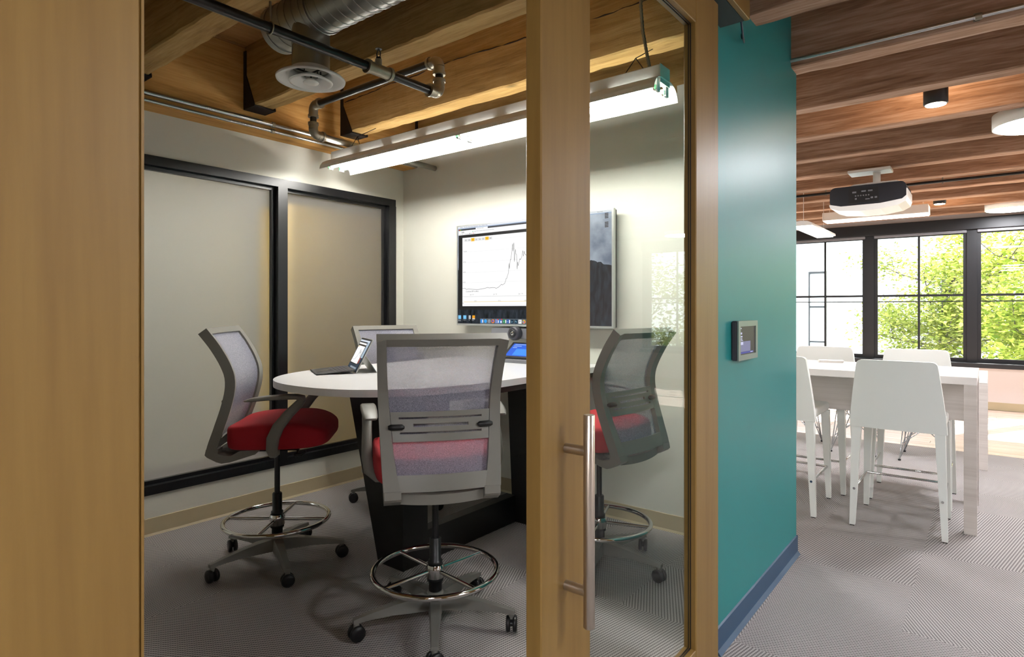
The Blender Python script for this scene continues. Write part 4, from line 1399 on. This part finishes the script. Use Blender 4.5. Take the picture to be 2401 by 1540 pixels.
t = thing('tall_table', 'tall white topped counter table with pale grey panel and square legs', 'table', (0, 0, 0))
bx('tabletop', 'whitetop', t, -1.90, -.056, 4.37, 5.12, .863, .908, .002)
for x in (-1.90, -.118):
    for y in (4.372, 5.058):
        bx('leg', 'ashwood', t, x, x + .062, y, y + .06, 0, .863, .001)
bx('modesty_panel', 'ashwood', t, -1.838, -.118, 4.70, 4.725, .605, .863)
pp_ = thing('paper_stack', 'small stack of white papers lying on the tall table', 'papers', (-.93, 4.98, .9085), .3)
for k in range(4):
    bx('sheet', 'white', pp_, -.08 + .003 * k, .08 + .003 * k, -.055, .055 - .002 * k, .004 * k, .004 * k + .0035)

t = thing('low_table', 'lower white table standing behind the tall table', 'table', (0, 0, 0))
bx('tabletop', 'whitetop', t, -1.95, -.012, 6.20, 7.00, .70, .742, .002)
for x in (-1.95, -.070):
    for y in (6.202, 6.938):
        bx('leg', 'ashwood', t, x, x + .058, y, y + .06, 0, .70, .001)
bx('apron', 'ashwood', t, -1.892, -.07, 6.40, 6.42, .60, .70)

WM = {}
def wire_meshes():
    def sh(u, t, d):
        if t < .5:
            k = t / .5
            y = .21 - .38 * k
            z = .445 - .03 * math.sin(PI * k) + .02 * (u * u) + (.0 if k < .9 else .015)
            hw = .21 + .015 * k
        else:
            k = (t - .5) / .5
            y = -.17 - .10 * k
            z = .46 + .36 * k + .02 * u * u * (1 - k)
            hw = .225 - .05 * k * k
        return Vector((u * hw, y + .05 * u * u * (t > .4), z + d))
    WM['shell'] = MB().slab(sh, lsp(-1, 1, 9), lsp(0, 1, 17), 0, .012).mesh('shell')
    WM['legs'] = []
    for (sx, sy) in ((-1, -1), (1, -1), (-1, 1), (1, 1)):
        f_ = (sx * .175, sy * .20, .012)
        mb = MB()
        mb.tube([f_, (sx * .15, sy * .05, .40)], .005, 6).tube([f_, (sx * .04, sy * .15, .40)], .005, 6).tube([f_, (sx * .10, sy * .12, .40)], .004, 6)
        WM['legs'].append(mb.mesh('wire_leg'))
    mb = MB()
    for s in (-1, 1):
        mb.tube([(s * .15, -.17, .40), (s * .15, .17, .40)], .005, 6)
        mb.tube([(-.15, s * .17, .40), (.15, s * .17, .40)], .005, 6)
        mb.tube([(s * .16, .14, .14), (-s * .04, .02, .30), (-s * .15, -.12, .40)], .004, 6)
        mb.tube([(s * .16, -.14, .14), (-s * .04, -.02, .30), (-s * .15, .12, .40)], .004, 6)
    WM['brace'] = mb.mesh('wire_brace')
    WM['glide'] = MB().cyl((0, 0, 0), .011, .014, 12).mesh('glide')
wire_meshes()
def wire_chair(label, x, y, rz=0.0):
    t = thing('wire_base_chair', label, 'chair', (x, y, 0), rz, 'shell chairs at the low table')
    inst('shell', WM['shell'], 'leather', t)
    for l_, (sx, sy) in zip(WM['legs'], ((-1, -1), (1, -1), (-1, 1), (1, 1))):
        q = inst('wire_leg', l_, 'wirechrome', t)
        inst('glide', WM['glide'], 'blackp', q, (sx * .175, sy * .20, 0))
    inst('wire_brace', WM['brace'], 'wirechrome', t)
wire_chair('white shell chair on wire legs at the low table behind the half hidden stool', -1.47, 6.36)
wire_chair('white shell chair on wire legs between two others at the low table', -.965, 6.36)
wire_chair('white shell chair on wire legs next to the end leg of the low table', -.435, 6.36)

# ------------------------------------------------------------------ hall ceiling fittings
def cyl_spot(label, x, y, zb, r=.0625):
    t = thing('cylinder_spotlight', label, 'spotlight', (x, y, zb))
    MB().lathe([(r - .006, 0), (r, .006), (r, .17), (r - .004, .176)], 32).build('can', 'blackp', t)
    MB().lathe([(.001, -.002), (r - .010, -.002), (r - .010, .003), (.001, .003)], 24).build('lens', 'spotglow', t)
    MB().tube([(0, 0, .176), (0, 0, ZD - zb)], .008, 10).build('stem', 'blackp', t)
    MB().lathe([(.001, .178), (r - .012, .178), (r - .012, .1765), (.001, .1765)], 24).build('upper_lens', 'spotglow', t)
    ld_ = bpy.data.lights.new('added_uplight', 'POINT')  # added point light for the warm glow on the joist faces
    ld_.energy = 9.0
    ld_.color = (1.0, 0.72, 0.45)
    ld_.shadow_soft_size = .04
    lo = bpy.data.objects.new('added_uplight', ld_)
    COL.objects.link(lo)
    lo.parent = t
    lo.location = (0, .03, .24)
    return t
cyl_spot('black cylinder spotlight hanging in the joist bay over the tall table', -.254, 4.42, 2.525)
cyl_spot('small cylinder spotlight in a joist bay near the far windows', -.46, 8.66, 2.53)
cyl_spot('added unseen black cylinder spotlight past the open end of the tables', 1.0, 6.60, 2.53)  # added out of view to warm the joist faces
drum_light('drum_light', 'round white drum light over the end of the tall table', .26, 5.17, 2.49, .25)
drum_light('drum_light', 'round white drum light close to the far windows', .20, 9.37, 2.49, .25)
for (x, y, lab) in ((.5, -1.1, 'added unseen round white drum light in the hall outside the door jamb'), (.5, -2.35, 'added unseen round white drum light further back along the hall'), (.5, -3.7, 'added unseen round white drum light at the closed end of the hall'), (1.75, 1.95, 'added unseen round white drum light in the hall opposite the sliding door'), (2.4, 5.17, 'added unseen round white drum light in the middle of the wider hall'),
                    (2.4, 9.37, 'added unseen round white drum light at the far corner of the hall'), (3.5, 1.95, 'added unseen round white drum light over the wide part of the hall'),
                    (-2.3, 5.17, 'added unseen round white drum light behind the teal wall')):
    drum_light('drum_light', lab, x, y, 2.49, .25)  # added out-of-view lamps that brighten the hall and door edge

# projector on its mount
pj = thing('projector', 'black and white projector hung upside down from a ceiling plate', 'projector', (-.84, 6.25, 0))
bx('ceiling_plate', 'white', pj, -.165, .165, -.10, .10, ZB - .032, ZB - .005, .004)
MB().cyl((.05, 0, 2.425), .03, ZB - .032 - 2.425, 20).build('pole', 'white', pj)
mt = bx('mount_head', 'white', pj, -.02, .12, -.06, .06, 2.395, 2.425, .003)
for s in (-1, 1):
    MB().tube([(.05 + .05 * s, -.10, 2.41), (.05 + .16 * s, -.12, 2.405), (.05 + .20 * s, -.13, 2.385)], .006, 8).build('mount_arm', 'white', mt)
def rrect(x0, x1, z0, z1, r, n=6):
    out = []
    for (cx, cz, a0) in ((x1 - r, z1 - r, 0), (x0 + r, z1 - r, 90), (x0 + r, z0 + r, 180), (x1 - r, z0 + r, 270)):
        for k in range(n + 1):
            w = math.radians(a0 + 90 * k / n)
            out.append((cx + r * math.cos(w), cz + r * math.sin(w)))
    return out
bdy = MB().prism(rrect(-.29, .29, 2.215, 2.385, .045), -.20, .20, 'y').build('body', 'projector', pj)
ps = [(-.295, 2.235), (-.285, 2.205), (-.22, 2.178), (-.05, 2.162), (.10, 2.165), (.23, 2.185), (.285, 2.215), (.297, 2.25), (.297, 2.32), (.2905, 2.32), (.2905, 2.262), (.26, 2.2355), (.1, 2.214), (-.2, 2.214), (-.28, 2.235)]
MB().prism(ps, -.205, .205, 'y').build('lower_shell', 'white', pj)
bx('port_panel', 'blackp', bdy, -.14, .09, -.203, -.2005, 2.235, 2.355)
for k in range(6):
    MB().cyl((-.085 + .020 * k, -.206, 2.295), .006, .003, 10, 'y').build('port', 'midgrey', bdy)
for (x, z, w, h) in ((-.11, 2.32, .03, .014), (-.04, 2.325, .034, .012), (.01, 2.325, .034, .012), (-.09, 2.262, .014, .014), (.03, 2.262, .018, .014), (.06, 2.262, .018, .014), (-.01, 2.256, .032, .008)):
    bx('port', 'midgrey', bdy, x, x + w, -.206, -.203, z, z + h)
MB().cyl((.15, .20, 2.30), .05, .03, 24, 'y').build('lens', 'blackp', bdy)

# linear lights
l1 = thing('linear_light', 'boxy white linear light behind the projector', 'light fixture', (-1.12, 8.67, 2.42))
bx('housing', 'white', l1, -.56, .56, -.14, .14, .008, .11, .004)
bx('diffuser', 'panelglow', l1, -.55, .55, -.13, .13, 0, .0075)
for x in (-.5, .5):
    MB().tube([(x, 0, .11), (x, 0, ZD - 2.42)], .004, 6).build('hanger_rod', 'white', l1)
l2 = thing('linear_light', 'slim curved louvre pendant light by the teal wall corner', 'light fixture', (-1.57, 7.55, 2.19))
MB().prism([(-.11, .0), (-.105, .022), (-.06, .042), (0, .048), (.06, .042), (.105, .022), (.11, .0), (.10, -.004), (-.10, -.004)], -.62, .62, 'y').build('housing', 'white', l2)
bx('diffuser', 'panelglow', l2, -.09, .09, -.59, .59, -.008, -.0045)
lv = MB()
for k in range(24):
    lv.box(-.09, .09, -.58 + .05 * k, -.576 + .05 * k, -.020, -.0085)
lv.build('louvre', 'white', l2)
for y in (-.5, .5):
    MB().tube([(0, y, .047), (0, y, ZD - 2.19)], .003, 6).build('hanger_rod', 'white', l2)
# conduits in the hall
c1 = thing('electrical_conduit', 'bright steel conduit along the joist beside the teal wall corner', 'conduit', (0, 0, 0))
yj = JY[10]
MB().tube([(XT + .001, yj - .0125, 2.582), (XR, yj - .0125, 2.582)], .0105, 12).build('conduit_run', 'conduit', c1)
MB().tube([(-.05, yj - .0125, 2.582), (-.025, yj - .0125, 2.582)], .015, 12).build('coupling', 'fitting', c1)
for x in (-.045, 1.2):
    bx('strap', 'fitting', c1, x - .012, x + .012, yj - .006, yj - .0005, 2.565, 2.602)
c2 = thing('ceiling_pipe', 'thin dark pipe slung under the joists past the projector', 'pipe', (0, 0, 0))
MB().tube([(-3.5, 7.035, 2.515), (XR, 7.035, 2.515)], .014, 12).build('pipe_run', 'pipe', c2)
for x in (-1.35, -.35, .9):
    MB().tube([(x, 7.035, 2.49), (x, 7.035, 2.60), (x, 7.02, 2.60)], .006, 8).build('clip', 'fitting', c2)

# ------------------------------------------------------------------ outside
gr = struct(MB().box(-40, 40, 10.3, 60, -4.3, -4.2).build('ground_outside', 'ground'), 'pale ground outside the windows')
bl = thing('white_building', 'white rendered building with a black framed window beyond the trees', 'building', (0, 22, -4.2))
bw = MB()
bw.box(-16, -4.75, 0, 6, 0, 11).box(-4.20, 6, 0, 6, 0, 11).box(-4.75, -4.20, 0, 6, 6.75, 11).box(-4.75, -4.20, 0, 6, 0, 3.6)
bw.build('wall', 'render', bl)
fw = MB()
fw.box(-4.75, -4.71, -.02, .1, 3.6, 6.75).box(-4.24, -4.20, -.02, .1, 3.6, 6.75).box(-4.71, -4.24, -.02, .1, 6.68, 6.75).box(-4.71, -4.24, -.02, .1, 3.6, 3.66).box(-4.71, -4.24, 0, .08, 5.55, 5.61).box(-4.71, -4.24, 0, .08, 4.4, 4.45)
wfo = fw.build('window_frame', 'winblack', bl)
for (z0, z1) in ((3.66, 4.4), (4.45, 5.55), (5.61, 6.68)):
    bx('window_pane', 'winglass', bl, -4.71, -4.24, .04, .06, z0, z1)
def tree(label, x, y, ch, cr, seed, nl, mat, name='street_tree'):
    rnd = random.Random(seed)
    t = thing(name, label, 'tree', (x, y, -4.2))
    tk = MB()
    cz = ch
    tk.tube([(0, 0, 0), (.03, .02, 2.2), (0, .05, cz - 1.2), (.05, 0, cz + 1.3)], [.16, .13, .10, .03], 10)
    tips = []
    for k in range(34):
        w = rnd.uniform(0, 2 * PI)
        h0 = rnd.uniform(cz - 2.6, cz + .9)
        L_ = cr * rnd.uniform(.55, 1.0)
        up_ = rnd.uniform(.25, .9)
        p0 = Vector((0, .03, h0))
        p1 = p0 + Vector((math.cos(w) * L_ * .5, math.sin(w) * L_ * .5, L_ * .3 * up_))
        p2 = p0 + Vector((math.cos(w) * L_, math.sin(w) * L_, L_ * .75 * up_))
        tk.tube([p0, p1, p2], [.035, .022, .008], 6)
        tips += [p1, p2, p1.lerp(p2, .5)]
        for q in range(3):
            b0 = p1.lerp(p2, rnd.random())
            b1 = b0 + Vector((rnd.uniform(-.6, .6), rnd.uniform(-.6, .6), rnd.uniform(.1, .6)))
            tk.tube([b0, b1], [.010, .004], 5)
            tips.append(b1)
    tk.build('trunk', 'bark', t)
    vs, fs = [], []
    for k in range(nl):
        c_ = rnd.choice(tips)
        p = c_ + Vector((rnd.gauss(0, .30), rnd.gauss(0, .30), rnd.gauss(0, .16)))
        s = rnd.uniform(.035, .075)
        a = Vector((rnd.gauss(0, 1), rnd.gauss(0, 1), rnd.gauss(0, .45))).normalized()
        nrm = Vector((rnd.gauss(0, .5), rnd.gauss(0, .5), 1)).normalized()
        b = nrm.cross(a).normalized()
        i = len(vs)
        vs += [p - a * s, p + b * s * .5, p + a * s, p - b * s * .5]
        fs.append((i, i + 1, i + 2, i + 3))
    me = bpy.data.meshes.new('foliage')
    me.from_pydata([tuple(v) for v in vs], [], fs)
    o = inst('foliage', me, mat, t)
    o['kind'] = 'stuff'
    return t
tree('leafy green tree with many thin trunks facing the middle window', -0.95, 18.6, 5.3, 2.6, 1, 30000, 'leaf')
tree('dense bright green tree facing the right hand window', 1.75, 12.4, 5.0, 2.0, 2, 36000, 'leaf2')
tree('leafy tree further along the row of windows', 6.3, 13.6, 5.1, 2.0, 3, 12000, 'leaf2')
